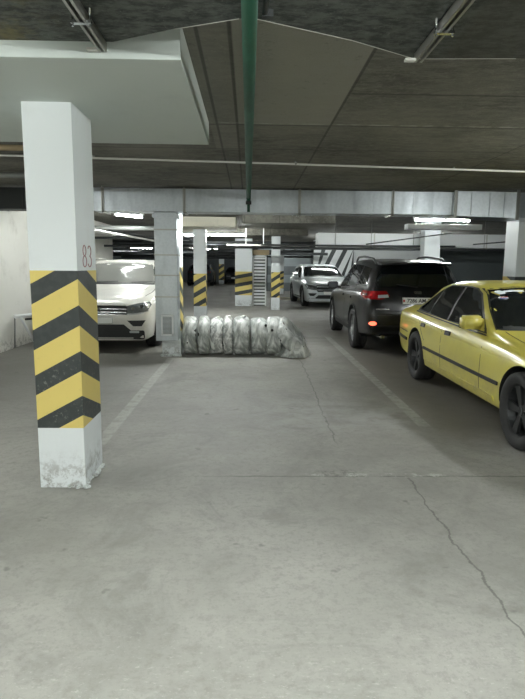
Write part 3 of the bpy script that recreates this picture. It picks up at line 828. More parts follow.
    def line(s, name, pts, w, view, m, sides=(1,), off=.002, th=.004, parent=None, res=.1):
        """strip of width w along pts -> outline polygon"""
        L_, R_ = [], []
        for i, p in enumerate(pts):
            a = Vector(pts[max(i - 1, 0)]); b = Vector(pts[min(i + 1, len(pts) - 1)]); d = (b - a).normalized(); n = Vector((-d.y, d.x))
            q = Vector(p); L_.append(tuple(q + n * w / 2)); R_.append(tuple(q - n * w / 2))
        return s.panel(name, L_ + R_[::-1], view, m, off, th, res, sides, parent, False)
    def surf(s, view, a, b, off=0., sd=1):
        if view == 'side': p, d = Vector((3 * sd, a, b)), Vector((-sd, 0, 0))
        elif view == 'front': p, d = Vector((a, -3, b)), Vector((0, 1, 0))
        elif view == 'rear': p, d = Vector((a, s.L + 3, b)), Vector((0, -1, 0))
        else: p, d = Vector((a, b, 5)), Vector((0, 0, -1))
        loc, n = s.hit(p, d); return loc + n * off
    def wheels(s, rim='rim', spokes=5, twin=False, w=.215):
        P = s.P; r = P['r']; rr = r * .70
        bm = bmesh.new()
        # rim: barrel + spokes, axle along X, outer face at +X
        lathe(bm, [(rr * .92, -w * .42), (rr, -w * .45), (rr * .9, -w * .3), (rr * .86, w * .1), (rr * .93, w * .36), (rr + .004, w * .46), (rr + .004, w * .40), (rr * .985, w * .34)], 40)
        rg = lathe(bm, [(.001, w * .30), (rr * .16, w * .33), (rr * .22, w * .30), (rr * .24, w * .1)], 24)
        for k in range(spokes):
            a = 2 * PI * k / spokes + .3
            offs = (-.09, .09) if twin else (0,)
            for da in offs:
                mt = Matrix.Rotation(a + da, 4, 'X')
                wd = .02 if twin else .034
                q = [(w * .22, -wd, rr * .15), (w * .31, -wd, rr * .15), (w * .31, wd, rr * .15), (w * .22, wd, rr * .15)]
                q2 = [(w * .24, -wd * 1.15, rr * .97), (w * .36, -wd * 1.15, rr * .97), (w * .36, wd * 1.15, rr * .97), (w * .24, wd * 1.15, rr * .97)]
                v1 = [bm.verts.new(mt @ Vector(p)) for p in q]; v2 = [bm.verts.new(mt @ Vector(p)) for p in q2]
                for i in range(4): bm.faces.new((v1[i], v1[(i + 1) % 4], v2[(i + 1) % 4], v2[i]))
                bm.faces.new(v1[::-1]); bm.faces.new(v2)
        bmesh.ops.recalc_face_normals(bm, faces=bm.faces)
        rme = bpy.data.meshes.new('rim'); bm.to_mesh(rme); bm.free()
        bm = bmesh.new()
        sh = [(rr * .95, -w * .40), (rr * 1.02, -w * .48), (rr + (r - rr) * .5, -w * .53), (r * .965, -w * .48), (r * .995, -w * .38), (r, -w * .2)]
        prof = sh[:]
        for g_ in (-.12, 0, .12):
            prof += [(r, w * (g_ - .035)), (r - .008, w * (g_ - .03)), (r - .008, w * (g_ + .03)), (r, w * (g_ + .035))]
        prof += [(a, -b) for a, b in sh[::-1]] + [(rr * .9, w * .1), (rr * .95, -w * .40)]
        lathe(bm, prof, 48); bmesh.ops.recalc_face_normals(bm, faces=bm.faces)
        tme = bpy.data.meshes.new('tyre'); bm.to_mesh(tme); bm.free()
        bm = bmesh.new(); lathe(bm, [(.001, 0), (rr * .82, 0), (rr * .82, -.02), (.001, -.02)], 32)
        dme = bpy.data.meshes.new('disc'); bm.to_mesh(dme); bm.free()
        for me, mm in ((rme, rim), (tme, 'rubber'), (dme, 'dark_metal')):
            me.materials.append(M[mm])
            for p in me.polygons: p.use_smooth = True if me != rme else False
        for ya in P['axles']:
            for sx in (1, -1):
                x = P['hw'] - w / 2 - P.get('inset', .02)
                wh = bpy.data.objects.new('wheel', rme); COL.objects.link(wh); wh.parent = s.root
                wh.location = (x * sx, ya, r); wh.rotation_euler = (0, 0, 0 if sx > 0 else PI)
                for me, nm in ((tme, 'tyre'), (dme, 'brake_disc')):
                    o = bpy.data.objects.new(nm, me); COL.objects.link(o); o.parent = wh
    def arch(s, m, w=.05, sides=(1, -1), off=.01):
        r0 = s.P['r'] + s.P.get('gap', .055)
        for ya in s.P['axles']:
            a0 = math.radians(-12)
            pts_o = [(ya + (r0 + w) * math.cos(a0 + (PI - 2 * a0) * k / 18), s.P['r'] + .01 + (r0 + w) * math.sin(a0 + (PI - 2 * a0) * k / 18)) for k in range(19)]
            pts_i = [(ya + (r0 + .001) * math.cos(a0 + (PI - 2 * a0) * k / 18), s.P['r'] + .01 + (r0 + .001) * math.sin(a0 + (PI - 2 * a0) * k / 18)) for k in range(19)]
            s.panel('arch_trim', pts_o + pts_i[::-1], 'side', m, off, .02, .2, sides)
    def mirror(s, y, z, x, m, sides=(1, -1), sz=(.19, .11, .13), tilt=.25, name='mirror'):
        for sd in sides:
            bm = bmesh.new()
            box(bm, (0, -sz[1] / 2, -sz[2] / 2), (sz[0], sz[1] / 2, sz[2] / 2))
            for v in bm.verts:
                if v.co.y < 0: v.co.x = .02 + v.co.x * .86; v.co.z *= .8
                if v.co.x > .1: v.co.z *= .92
                else: v.co.z = v.co.z * 1.0
            bmesh.ops.bevel(bm, geom=bm.edges[:], offset=.022, segments=3, affect='EDGES')
            bmesh.ops.transform(bm, matrix=Matrix.Translation((x, y, z)) @ Matrix.Rotation(-.12, 4, 'Z'), verts=bm.verts)
            tube(bm, [(x - .06, y + .02, z - sz[2] * .35), (x + .04, y, z - sz[2] * .25)], .028, 8)
            if sd < 0:
                for v in bm.verts: v.co.x *= -1
            bmesh.ops.recalc_face_normals(bm, faces=bm.faces)
            mo = obj(name, bm, M[m], s.root, True)
            bm = bmesh.new(); box(bm, (x + .015, y + sz[1] / 2 + .0, z - sz[2] * .38), (x + sz[0] - .015, y + sz[1] / 2 + .006, z + sz[2] * .38))
            for v in bm.verts:
                v.co.x *= sd
            bmesh.ops.recalc_face_normals(bm, faces=bm.faces); obj('mirror_glass', bm, M['mirror_dark'], mo)
    def plate(s, view, z, text, w=.52, h=.112, m='plate', off=.02):
        p = s.surf(view, 0, z, 0)
        y = p.y + (-off if view == 'front' else off)
        sg = -1 if view == 'front' else 1
        o = obj('number_plate', boxbm((-w / 2, min(y, y - sg * .03), z - h / 2), (w / 2, max(y, y - sg * .03), z + h / 2), .002), M[m], s.root)
        right = (1, 0, 0) if view == 'front' else (-1, 0, 0)
        if text:
            writing('writing', text, h * .78, frame((0.02 * right[0] * -0, y + sg * .002, z), right, (0, 0, 1)), M['ink'], o, sx=.96, bold=.001)
            obj('flag_mark', boxbm((-right[0] * w * .46 - .014, y - .002, z - .02), (-right[0] * w * .46 + .014, y + .002, z + .02)), M['red_ink'], o)
        bm = bmesh.new()
        for a, b in (((-w / 2, -h / 2), (w / 2, -h / 2 + .004)), ((-w / 2, h / 2 - .004), (w / 2, h / 2)), ((-w / 2, -h / 2), (-w / 2 + .004, h / 2)), ((w / 2 - .004, -h / 2), (w / 2, h / 2))):
            box(bm, (a[0], y - .0015 if sg < 0 else y, z + a[1]), (b[0], y if sg < 0 else y + .0015, z + b[1]))
        obj('plate_rim', bm, M['ink'], o)
        return o

def rrect(cx, cz, w, h, r=.02, n=3):
    pts = []
    for sx, sz, a0 in ((1, 1, 0), (-1, 1, PI / 2), (-1, -1, PI), (1, -1, 1.5 * PI)):
        for k in range(n + 1):
            a = a0 + PI / 2 * k / n
            pts.append((cx + sx * (w / 2 - r) + r * math.cos(a), cz + sz * (h / 2 - r) + r * math.sin(a)))
    return pts
mir = lambda poly: [(-a, b) for a, b in poly][::-1]

# ---- yellow saloon
Y = dict(L=4.79, r=.325, axles=(.72, 3.62), hw=.875, gap=.04, inset=.0,
    zt=[(0, .55), (.02, .63), (.06, .70), (.2, .75), (.7, .84), (1.25, .895), (1.42, .92), (2.06, 1.285), (2.35, 1.335), (2.75, 1.355), (3.15, 1.34), (3.44, 1.295), (4.06, .98), (4.25, .955), (4.67, .94), (4.74, .90), (4.79, .73)],
    zs=[(0, .53), (.03, .61), (.1, .67), (.3, .735), (.7, .785), (1.4, .835), (2.5, .865), (3.9, .90), (4.55, .885), (4.73, .86), (4.79, .70)],
    zb=[(0, .28), (.06, .20), (.5, .18), (1.2, .20), (3.2, .21), (4.2, .23), (4.65, .25), (4.79, .34)],
    w=[(0, .66), (.02, .73), (.08, .79), (.25, .84), (.7, .865), (1.6, .875), (3.4, .875), (4.0, .865), (4.4, .835), (4.67, .80), (4.75, .76), (4.79, .68)],
    wt=[(0, .55), (.3, .68), (1.3, .79), (1.45, .787), (2.08, .615), (2.6, .59), (3.3, .58), (3.8, .63), (4.1, .69), (4.79, .6)])
yc = Car(Y, 'yellow_saloon_car', (3.09, 3.74, 0), 0, 'bright yellow four door saloon with tinted windows parked at right', 'yellow_car')
yc.wheels('rim_dark', 5, True, .225)
def soft(poly, n=2, r=.25):
    for _ in range(n):
        out = []
        for i in range(len(poly)):
            a = Vector(poly[i - 1]); b = Vector(poly[i]); c_ = Vector(poly[(i + 1) % len(poly)])
            out += [tuple(b + (a - b) * min(r, .06 / max((a - b).length, .01))), tuple(b + (c_ - b) * min(r, .06 / max((c_ - b).length, .01)))]
        poly = out
    return poly
S2 = (-1, 1)
yc.panel('window_frame', [(1.56, .865), (1.60, .91), (2.12, 1.225), (2.30, 1.275), (2.5, 1.288), (3.12, 1.28), (3.34, 1.22), (3.84, .955), (3.80, .915)], 'side', 'black_plastic', .003, .004, .06, S2)
for nm, q in (('side_window', [(1.64, .905), (2.14, 1.21), (2.31, 1.26), (2.5, 1.272), (2.60, 1.272), (2.60, .89)]), ('side_window', [(2.66, .89), (2.66, 1.272), (3.1, 1.264), (3.24, 1.235), (3.28, .915)]), ('side_window', [(3.31, .92), (3.31, 1.21), (3.40, 1.165), (3.76, .96), (3.73, .93)])):
    yc.panel(nm, q, 'side', 'glass_dark', .007, .004, .06, S2)
yc.line('window_trim', [(3.295, .925), (3.285, 1.22)], .014, 'side', 'chrome', S2, .009)
yc.line('window_trim', [(1.54, .85), (2.6, .87), (3.82, .905)], .014, 'side', 'black_plastic', S2, .007)
ws = [(-.755, .925), (.755, .925), (.685, 1.07), (.575, 1.262), (.3, 1.285), (-.3, 1.285), (-.575, 1.262), (-.685, 1.07)]
yc.panel('windscreen_seal', [(-.768, .915), (.768, .915), (.697, 1.07), (.585, 1.274), (.3, 1.297), (-.3, 1.297), (-.585, 1.274), (-.697, 1.07)], 'front', 'black_plastic', .003, .004, .08)
wsc = yc.panel('windscreen', ws, 'front', 'glass_dark', .007, .004, .08)
yc.panel('rear_window', [(-.60, .99), (.60, .99), (.50, 1.25), (.25, 1.275), (-.25, 1.275), (-.50, 1.25)], 'rear', 'glass_dark', .006, .004, .08)
# stickers in the top corner of the windscreen
def blob(cx, cz, w, h, seed, n=18):
    return [(cx + w / 2 * math.cos(2 * PI * k / n) * (1 + .25 * noise.noise(Vector((k * 1.3, seed, 0)))), cz + h / 2 * math.sin(2 * PI * k / n) * (1 + .35 * noise.noise(Vector((k * .9, seed + 3, 1))))) for k in range(n)]
yc.panel('sticker', blob(-.50, 1.235, .10, .034, 1), 'front', 'sticker', .0125, .002, .05, parent=wsc)
yc.line('sticker', [(-.46, 1.243), (-.37, 1.25), (-.25, 1.25)], .014, 'front', 'sticker', (1,), .0125, .002, wsc)
yc.panel('sticker', blob(-.505, 1.185, .10, .026, 5), 'front', 'sticker', .0125, .002, .05, parent=wsc)
yc.line('sticker_stripe', [(-.545, 1.176), (-.47, 1.18)], .008, 'front', 'blue_ink', (1,), .015, .001, wsc)
yc.line('sticker_stripe', [(-.53, 1.188), (-.46, 1.192)], .005, 'front', 'red_ink', (1,), .015, .001, wsc)
for xx in (-.30, .32):
    yc.line('wiper', [(xx, .965), (xx + .45 if xx < 0 else xx + .3, .99)], .014, 'front', 'black_plastic', (1,), .016, .01)
# seams
for pts in ([(1.53, .24), (1.50, .60), (1.52, .85)], [(2.63, .24), (2.63, .87)], [(3.24, .58), (3.40, .70), (3.56, .90)]):
    yc.line('panel_gap', pts, .008, 'side', 'ink', S2, .0015, .004)
yc.line('body_crease', [(1.14, .70), (1.5, .72), (2.6, .745), (3.8, .76), (4.6, .75)], .007, 'side', 'yellow_car', S2, .005, .006)
yc.line('panel_gap', [(-.70, .25), (-.72, .9), (-.70, 1.38)], .008, 'top', 'ink', (1,), .0015); yc.line('panel_gap', [(.70, .25), (.72, .9), (.70, 1.38)], .008, 'top', 'ink', (1,), .0015)
yc.line('panel_gap', [(-.64, 4.05), (.64, 4.05)], .008, 'top', 'ink', (1,), .0015)
# rub strips
yc.line('rub_strip', [(1.10, .475), (3.24, .49)], .032, 'side', 'black_plastic', S2, .014, .02)
yc.line('rub_strip', [(4.03, .50), (4.5, .505), (4.71, .505)], .038, 'side', 'black_plastic', S2, .018, .02)
yc.line('rub_strip', [(.12, .47), (.32, .475)], .035, 'side', 'black_plastic', S2, .018, .02)
# skirts
yc.line('side_skirt', [(1.2, .235), (3.16, .235)], .12, 'side', 'yellow_car', S2, .014, .03)
yc.line('bumper_gap', [(4.0, .60), (4.68, .60)], .012, 'side', 'ink', S2, .002)
yc.line('bumper_gap', [(.08, .565), (.43, .575)], .012, 'side', 'ink', S2, .002)
for yy in (2.42, 3.30):
    yc.panel('door_handle', rrect(yy, .765, .15, .045, .01), 'side', 'black_plastic', .016, .02, .1, S2)
yc.mirror(1.76, .955, .765, 'yellow_car', S2, (.22, .13, .155))
yc.panel('mirror_sail', [(1.62, .88), (1.82, .885), (1.74, .985), (1.69, .95)], 'side', 'yellow_car', .012, .008, .1, S2)
# front
yc.panel('grille', rrect(0, .60, 1.28, .15, .02), 'front', 'black_plastic', .004, .006, .1)
for x in (-.095, .095):
    k_ = yc.panel('kidney_grille', rrect(x, .60, .17, .15, .03), 'front', 'chrome', .012, .01, .1); yc.panel('kidney_mesh', rrect(x, .60, .14, .12, .02), 'front', 'black_plastic', .016, .006, .1, parent=k_)
for x in (-.56, -.37, .37, .56):
    yc.panel('headlamp', [(x + .085 * math.cos(a), .60 + .07 * math.sin(a)) for a in [2 * PI * k / 16 for k in range(16)]], 'front', 'lamp_clear', .014, .01, .1)
yc.panel('lower_intake', rrect(0, .34, .9, .09, .02), 'front', 'black_plastic', .004, .006, .1)
yc.plate('front', .45, '', .52)
# rear
for s_ in (-1, 1):
    yc.panel('tail_lamp', rrect(s_ * .50, .73, .38, .15, .02), 'rear', 'red_lens', .006, .01, .1)
yc.plate('rear', .70, '', .52)
# aerial
p = yc.surf('top', -.52, 3.44)
obj('aerial', tubebm([p, p + Vector((-.05, .16, .30))], .0035, 6), M['dark_metal'], yc.root)
obj('exhaust', tubebm([(-.45, 4.45, .27), (-.45, 4.78, .27)], .03, 14), M['chrome'], yc.root)

# ---- black sport-utility, seen from behind
B = dict(L=4.86, r=.365, axles=(.95, 3.73), hw=.94, gap=.06, inset=.0,
    zt=[(0, .70), (.03, .82), (.12, .92), (.5, 1.0), (1.15, 1.08), (1.3, 1.12), (2.05, 1.56), (2.5, 1.63), (3.2, 1.645), (4.2, 1.60), (4.42, 1.57), (4.50, 1.50), (4.74, 1.13), (4.80, 1.02), (4.84, .86), (4.86, .76)],
    zs=[(0, .68), (.05, .80), (.3, .90), (1.3, 1.0), (3.0, 1.05), (4.0, 1.10), (4.6, 1.08), (4.78, 1.0), (4.84, .83), (4.86, .72)],
    zb=[(0, .34), (.1, .26), (.8, .24), (3.9, .26), (4.4, .30), (4.78, .36), (4.86, .45)],
    w=[(0, .70), (.05, .80), (.2, .88), (.6, .93), (1.5, .94), (3.6, .94), (4.2, .925), (4.6, .89), (4.78, .86), (4.84, .82), (4.86, .76)],
    wt=[(0, .6), (.4, .74), (1.3, .78), (2.05, .66), (2.8, .66), (4.2, .62), (4.5, .62), (4.75, .72), (4.86, .66)])
B['w'] = [(y, w * .962) for y, w in B['w']]; B['wt'] = [(y, w * .975) for y, w in B['wt']]; B['hw'] = .905
bc = Car(B, 'black_estate_car', (2.86, 14.0, 0), PI - .014, 'black sport utility car seen from behind with lit red reflector', 'black_car')
bc.wheels('rim', 7, False, .24)
bc.panel('side_window', soft([(1.62, 1.06), (2.2, 1.46), (2.5, 1.53), (2.72, 1.535), (2.72, 1.10)], 0), 'side', 'glass_dark', .005, .004, .08, S2)
bc.panel('side_window', [(2.8, 1.10), (2.8, 1.535), (3.5, 1.51), (3.62, 1.14)], 'side', 'glass_dark', .005, .004, .08, S2)
bc.panel('side_window', [(3.68, 1.15), (3.58, 1.505), (4.18, 1.46), (4.36, 1.2)], 'side', 'glass_dark', .005, .004, .08, S2)
bc.line('window_trim', [(1.5, 1.03), (2.8, 1.075), (4.35, 1.17)], .018, 'side', 'black_plastic', S2, .006)
bc.panel('windscreen', [(-.72, 1.14), (.72, 1.14), (.62, 1.5), (.3, 1.545), (-.3, 1.545), (-.62, 1.5)], 'front', 'glass_dark', .006, .004, .1)
bc.panel('rear_window', soft([(-.70, 1.16), (.70, 1.16), (.60, 1.46), (.3, 1.50), (-.3, 1.50), (-.60, 1.46)], 1, .2), 'rear', 'glass_dark', .008, .004, .08)
for pts in ([(1.5, .30), (1.48, .7), (1.5, 1.03)], [(2.76, .30), (2.76, 1.08)], [(3.3, .62), (3.52, .86), (3.66, 1.12)]):
    bc.line('panel_gap', pts, .008, 'side', 'ink', S2, .0015, .004)
for yy in (2.52, 3.44): bc.panel('door_handle', rrect(yy, .93, .2, .035, .015), 'side', 'black_car', .02, .02, .1, S2)
bc.arch('black_car', .035, S2, .012)
bc.line('side_skirt', [(1.45, .34), (3.25, .34)], .09, 'side', 'black_plastic', S2, .014, .03)
bc.mirror(1.85, 1.10, .90, 'black_car', S2, (.23, .15, .15))
# roof spoiler
bm = bmesh.new()
rows = [(4.30, .60, 1.60, 1.57), (4.48, .61, 1.595, 1.555), (4.66, .58, 1.565, 1.545)]
R_ = []
for y, w_, a, b in rows:
    top = [bm.verts.new((x, y - .04 * (abs(x) / .6) ** 2 * (y > 4.6), a - .03 * (abs(x) / .6) ** 2 + .008)) for x in [w_ * k / 6 for k in range(-6, 7)]]
    bot = [bm.verts.new((x, y - .04 * (abs(x) / .6) ** 2 * (y > 4.6), b - .03 * (abs(x) / .6) ** 2)) for x in [w_ * k / 6 for k in range(-6, 7)]]
    R_.append(top + bot[::-1])
for p_, q_ in zip(R_, R_[1:]):
    n_ = len(p_)
    for k in range(n_): bm.faces.new((p_[k], p_[(k + 1) % n_], q_[(k + 1) % n_], q_[k]))
bm.faces.new(R_[0]); bm.faces.new(R_[-1][::-1]); bmesh.ops.recalc_face_normals(bm, faces=bm.faces)
obj('roof_spoiler', bm, M['black_car'], bc.root, False)
# arched roof rails
for s_ in (-1, 1):
    pts = []
    for k in range(17):
        t_ = k / 16; y = 2.35 + 1.95 * t_
        z0_ = bc.surf('top', s_ * .60, y).z
        pts.append((s_ * .605, y, z0_ + (.085 * min(1, math.sin(PI * t_) * 3.2)) - .012))
    obj('roof_rail', tubebm(pts, .02, 10), M['dark_metal'], bc.root)
for s_ in (-1, 1):
    q = [(.47, 1.01), (.52, 1.09), (.82, 1.085), (.86, 1.02), (.84, .955), (.60, .955)]
    q = q if s_ > 0 else mir(q)
    tl = bc.panel('tail_lamp', q, 'rear', 'red_lens', .012, .02, .06)
    q = [(.49, .985), (.50, 1.03), (.66, 1.02), (.66, .975)]; q = q if s_ > 0 else mir(q)
    bc.panel('clear_lens', q, 'rear', 'lamp_clear', .02, .01, .06, parent=tl, label='clear inner lens of the tail lamp')
    q = [(4.74, .98), (4.55, 1.00), (4.50, 1.06), (4.62, 1.075), (4.76, 1.05)]
    bc.panel('tail_lamp_wrap', q, 'side', 'red_lens', .008, .01, .06, (s_,), parent=tl)
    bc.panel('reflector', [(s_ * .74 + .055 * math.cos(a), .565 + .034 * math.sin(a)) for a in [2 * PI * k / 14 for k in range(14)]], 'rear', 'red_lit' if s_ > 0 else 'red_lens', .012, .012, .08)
bc.line('chrome_strip', [(.48, .80), (.70, .80)], .014, 'rear', 'chrome', (1,), .01, .008)
bc.panel('emblem', rrect(0, 1.07, .13, .05, .02), 'rear', 'chrome', .012, .01, .1)
bc.plate('rear', .94, '7286 AM-7', .52, .112)
bc.line('bumper_gap', [(-.84, .70), (.84, .70)], .01, 'rear', 'ink', (1,), .002)
bc.panel('lower_bumper', rrect(0, .47, 1.5, .13, .03), 'rear', 'black_plastic', .01, .02, .12)
bc.line('tailgate_gap', [(-.78, .78), (.78, .78)], .01, 'rear', 'ink', (1,), .002)
obj('rear_wiper', tubebm([bc.surf('rear', 0, 1.15, .02), bc.surf('rear', .34, 1.19, .025)], .009, 8), M['black_plastic'], bc.root)
for s_ in (-1, 1): obj('exhaust', tubebm([(s_ * .58, 4.6, .34), (s_ * .58, 4.87, .34)], .035, 14), M['chrome'], bc.root)
bc.panel('headlamp', [(.5, .80), (.83, .88), (.82, .78), (.52, .74)], 'front', 'lamp_clear', .006, .01, .1); bc.panel('headlamp', mir([(.5, .80), (.83, .88), (.82, .78), (.52, .74)]), 'front', 'lamp_clear', .006, .01, .1)

# ---- white sport-utility facing the camera
Wt = dict(L=4.49, r=.355, axles=(.88, 3.56), hw=.92, gap=.055, inset=.0,
    zt=[(0, .66), (.02, .82), (.05, .90), (.12, .955), (.3, 1.0), (1.0, 1.10), (1.2, 1.14), (1.32, 1.17), (2.0, 1.56), (2.4, 1.63), (3.0, 1.645), (4.0, 1.59), (4.2, 1.52), (4.38, 1.1), (4.46, .95), (4.49, .8)],
    zs=[(0, .64), (.04, .84), (.15, .91), (.35, .95), (1.3, 1.05), (3.0, 1.09), (4.2, 1.12), (4.42, .98), (4.49, .75)],
    zb=[(0, .215), (.06, .20), (.5, .20), (3.9, .24), (4.35, .3), (4.49, .42)],
    w=[(0, .74), (.03, .82), (.1, .87), (.3, .905), (.8, .92), (3.4, .92), (4.1, .90), (4.4, .84), (4.49, .74)],
    wt=[(0, .6), (.3, .76), (1.3, .79), (2.0, .665), (2.8, .66), (4.0, .63), (4.4, .7), (4.49, .6)])
for k_ in ('zt', 'zs'): Wt[k_] = [(y, z - .05 if z > .7 else z) for y, z in Wt[k_]]
Wt['dz'] = -.045
def front_suv(P, name, loc, rz, label, paint, m_glass, group='parked cars', plate='', emblem='round', rails=True, dark_low=True, detail=True):
    c = Car(P, name, loc, rz, label, paint, group)
    c.wheels('rim', 5, True, .235)
    dz = P.get('dz', 0)
    zt = lambda z: z + dz
    c.panel('windscreen_seal', [(-.755, zt(1.155)), (.755, zt(1.155)), (.70, zt(1.35)), (.645, zt(1.53)), (.3, zt(1.572)), (-.3, zt(1.572)), (-.645, zt(1.53)), (-.70, zt(1.35))], 'front', 'black_plastic', .003, .004, .08)
    g_ = c.panel('windscreen', [(-.735, zt(1.175)), (.735, zt(1.175)), (.68, zt(1.35)), (.62, zt(1.515)), (.3, zt(1.555)), (-.3, zt(1.555)), (-.62, zt(1.515)), (-.68, zt(1.35))], 'front', m_glass, .007, .004, .08)
    for xx in (-.35, .3): c.line('wiper', [(xx, zt(1.185)), (xx + .4, zt(1.20))], .014, 'front', 'black_plastic', (1,), .016, .01)
    for q in ([(1.66, zt(1.10)), (2.15, zt(1.45)), (2.4, zt(1.52)), (2.6, zt(1.525)), (2.6, zt(1.12))], [(2.68, zt(1.12)), (2.68, zt(1.525)), (3.3, zt(1.50)), (3.48, zt(1.16))], [(3.54, zt(1.17)), (3.38, zt(1.49)), (3.85, zt(1.45)), (4.02, zt(1.2))]):
        c.panel('side_window', q, 'side', 'glass_dark', .005, .004, .08, S2)
    c.line('window_trim', [(1.5, zt(1.065)), (2.7, zt(1.10)), (4.0, zt(1.15))], .016, 'side', 'chrome', S2, .006)
    for pts in ([(1.45, .30), (1.43, .7), (1.45, zt(1.05))], [(2.64, .30), (2.64, zt(1.1))], [(3.12, .60), (3.32, .85), (3.5, zt(1.13))]):
        c.line('panel_gap', pts, .008, 'side', 'ink', S2, .0015, .004)
    for yy in (2.42, 3.28): c.panel('door_handle', rrect(yy, zt(.96), .19, .03, .014), 'side', paint, .02, .02, .1, S2)
    c.line('body_crease', [(.4, zt(.86)), (2, zt(.89)), (3.9, zt(.93))], .01, 'side', paint, S2, .006, .008)
    c.line('side_skirt', [(1.30, .30), (3.12, .30)], .12, 'side', 'black_plastic', S2, .012, .03)
    c.arch('black_plastic', .055, S2, .012)
    c.mirror(1.80, zt(1.12), .88, paint, S2, (.22, .14, .16))
    # hood creases and gap
    for s_ in (-1, 1):
        c.line('hood_crease', [(s_ * .50, .22), (s_ * .60, .7), (s_ * .66, 1.15)], .012, 'top', paint, (1,), .006, .008)
        c.line('panel_gap', [(s_ * .74, .30), (s_ * .79, .8), (s_ * .80, 1.25)], .008, 'top', 'ink', (1,), .0015)
    # grille between the lamps
    gq = [(-.50, zt(.69)), (.50, zt(.69)), (.50, zt(.83)), (.42, zt(.845)), (-.42, zt(.845)), (-.50, zt(.83))]
    if emblem == 'oval': gq = [(-.46, zt(.64)), (.46, zt(.64)), (.58, zt(.78)), (.50, zt(.88)), (-.50, zt(.88)), (-.58, zt(.78))]
    a = c.panel('grille', gq, 'front', 'black_plastic', .006, .01, .1)
    for z in ((.835, .785, .735, .695) if emblem == 'round' else (.855,)): c.line('grille_bar', [(-.49, zt(z)), (.49, zt(z))], .012, 'front', 'chrome', (1,), .02, .014, a)
    if emblem == 'round':
        bm = bmesh.new(); p = c.surf('front', 0, zt(.765), .03)
        lathe(bm, [(.062, -.004), (.07, 0), (.062, .004), (.056, 0), (.062, -.004)], 28)
        bmesh.ops.rotate(bm, verts=bm.verts, cent=(0, 0, 0), matrix=Matrix.Rotation(PI / 2, 3, 'Z'))
        for q in ([(-.034, .046), (0, -.0), (.034, .046)], [(-.05, .02), (-.022, -.048), (0, .0), (.022, -.048), (.05, .02)]):
            tube(bm, [(x, 0, z) for x, z in q], .0055, 6)
        bmesh.ops.translate(bm, verts=bm.verts, vec=p); obj('emblem', bm, M['chrome'], c.root)
    else:
        c.panel('emblem', [(.10 * math.cos(2 * PI * k / 20), zt(.80) + .028 * math.sin(2 * PI * k / 20)) for k in range(20)], 'front', 'chrome', .03, .01, .1)
    for s_ in (-1, 1):
        q = [(.50, zt(.70)), (.50, zt(.84)), (.66, zt(.875)), (.84, zt(.90)), (.87, zt(.85)), (.83, zt(.755)), (.66, zt(.715))]
        q = q if s_ > 0 else mir(q)
        hl = c.panel('headlamp', q, 'front', 'lamp_glass', .01, .014, .06)
        for x_ in (.60, .74):
            zc_ = zt(.79 + (x_ - .6) * .25)
            c.panel('projector', [(s_ * x_ + .030 * math.cos(2 * PI * k / 14), zc_ + .026 * math.sin(2 * PI * k / 14)) for k in range(14)][::1], 'front', 'chrome', .02, .006, .1, parent=hl)
        ln_ = [(s_ * .50, zt(.695)), (s_ * .68, zt(.705)), (s_ * .84, zt(.755))]
        c.line('lamp_strip', ln_, .014, 'front', 'lamp_clear', (1,), .018, .008, hl)
        q = [(.50, zt(.595)), (.80, zt(.60)), (.74, zt(.50)), (.60, zt(.50))]
        q = q if s_ > 0 else mir(q)
        c.panel('fog_lamp_recess', q, 'front', 'black_plastic', .008, .01, .06)
        c.panel('fog_lamp', rrect(s_ * .62, zt(.405), .16, .035, .012), 'front', 'lamp_clear', .024, .01, .06)
    c.panel('lower_intake', [(-.56, zt(.43)), (-.44, zt(.53)), (.44, zt(.53)), (.56, zt(.43))], 'front', 'black_plastic', .008, .01, .1)
    c.panel('lower_bumper', rrect(0, zt(.355), 1.56, .15, .03), 'front', 'black_plastic', .010, .016, .1)
    c.line('bumper_strip', [(-.6, zt(.30)), (.6, zt(.30))], .022, 'front', 'steel', (1,), .018, .01)
    c.plate('front', zt(.60), plate, .52, .112, off=.02)
    if rails:
        for s_ in (-1, 1):
            pts = []
            for k in range(13):
                t_ = k / 12; y = 2.15 + 1.75 * t_; z0_ = c.surf('top', s_ * .62, y).z
                pts.append((s_ * .625, y, z0_ + .05 * min(1, math.sin(PI * t_) * 4) - .008))
            obj('roof_rail', tubebm(pts, .017, 8), M['steel'], c.root)
    # rear
    c.panel('rear_window', [(-.62, zt(1.18)), (.62, zt(1.18)), (.54, zt(1.45)), (-.54, zt(1.45))], 'rear', 'glass_dark', .006, .004, .1)
    for s_ in (-1, 1):
        q = [(.45, zt(.90)), (.45, zt(1.02)), (.78, zt(1.02)), (.80, zt(.90))]; c.panel('tail_lamp', q if s_ > 0 else mir(q), 'rear', 'red_lens', .008, .01, .1)
    return c
wc = front_suv(Wt, 'white_estate_car', (-2.555, 9.5, 0), 0, 'dusty white sport utility car facing the camera behind the near column', 'white_car', 'glass_grey', plate='')

# ---- silver crossover facing the camera, far back
K = dict(Wt); K = {k: (list(v) if isinstance(v, list) else v) for k, v in Wt.items()}
K['dz'] = -.075; K['hw'] = .9
K['zt'] = [(y, z - .03 if z > .7 else z) for y, z in K['zt']]; K['zs'] = [(y, z - .03 if z > .7 else z) for y, z in K['zs']]
K['w'] = [(y, w * .985) for y, w in K['w']]
kc = front_suv(K, 'silver_crossover_car', (2.93, 20.1, 0), math.radians(4), 'silver white crossover car facing the camera, left of the black car', 'silver_car', 'glass_dark', emblem='oval', rails=False)
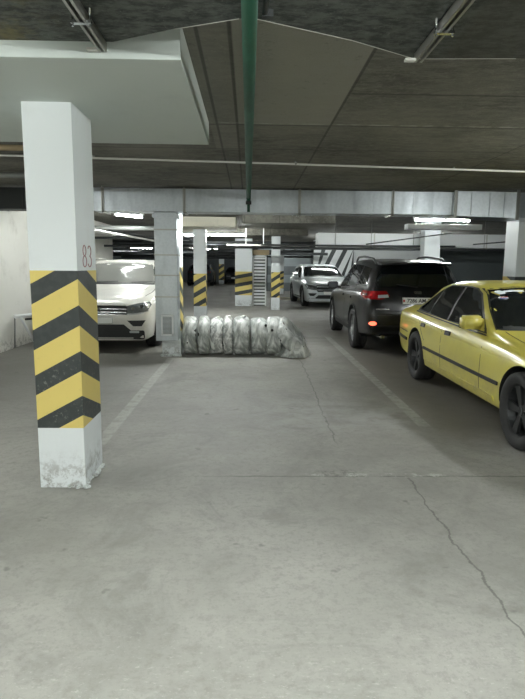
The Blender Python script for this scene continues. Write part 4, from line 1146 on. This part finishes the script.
# ---- two dark cars in the deep background
for i, (x, y, rz, lab) in enumerate([(-1.15, 45.0, 0, 'tiny dark saloon in the deep background right of the tiny striped column'), (-3.45, 44.0, PI, 'tiny dark van shaped car in the deep background behind the striped column')]):
    Q = Y if i == 0 else Wt
    d_ = Car(Q, 'dark_car', (x, y, 0), rz, lab, 'dark_car')
    d_.wheels('rim_dark', 5, False, .22)
    if i == 0:
        d_.panel('windscreen', ws, 'front', 'glass_dark', .006, .004, .15); d_.panel('side_window', [(1.62, .93), (2.2, 1.3), (3.1, 1.31), (3.7, .99)], 'side', 'glass_dark', .005, .004, .15, S2)
        for s_ in (-1, 1): d_.panel('headlamp', rrect(s_ * .48, .62, .32, .13, .03), 'front', 'lamp_clear', .01, .01, .1)
        d_.plate('front', .46, '', .52)
    else:
        d_.panel('rear_window', [(-.62, 1.18), (.62, 1.18), (.54, 1.45), (-.54, 1.45)], 'rear', 'glass_dark', .006, .004, .1)
        d_.panel('windscreen', [(-.735, 1.175), (.735, 1.175), (.62, 1.515), (-.62, 1.515)], 'front', 'glass_dark', .007, .004, .1)
        d_.panel('side_window', [(1.66, 1.10), (2.15, 1.45), (3.8, 1.45), (4.0, 1.2)], 'side', 'glass_dark', .005, .004, .15, S2)
        for s_ in (-1, 1): d_.panel('tail_lamp', rrect(s_ * .66, .98, .2, .12, .02), 'rear', 'red_lens', .008, .01, .1)

# ------------------------------------------------------------------ camera
cam = bpy.data.cameras.new('camera'); co = bpy.data.objects.new('camera', cam); COL.objects.link(co)
# rows: world X, Y, Z expressed in camera axes (right, up, back)
CAMROT = Matrix(((0.9996719, -0.0057348, -0.0249646), (-0.0238305, 0.1491615, -0.9885257), (0.0093927, 0.9887962, 0.1489759))).to_4x4()
co.matrix_world = Matrix.Translation((0, 0, 1.5)) @ CAMROT
cam.sensor_fit = 'VERTICAL'; cam.sensor_height = 24; cam.lens = 560 / 699 * 24
cam.clip_start = .05; cam.clip_end = 200
sc.camera = co
w = bpy.data.worlds.new('world'); w.use_nodes = True; sc.world = w
w.node_tree.nodes['Background'].inputs[0].default_value = (.02, .022, .022, 1)
w.node_tree.nodes['Background'].inputs[1].default_value = 1
sc.view_settings.view_transform = 'Standard'; sc.view_settings.look = 'None'
sc.view_settings.gamma = 1; sc.view_settings.exposure = 1.3
sc.view_settings.use_curve_mapping = False
sc.cycles.use_denoising = True; sc.cycles.max_bounces = 8; sc.cycles.diffuse_bounces = 5
sc.cycles.sample_clamp_indirect = 4
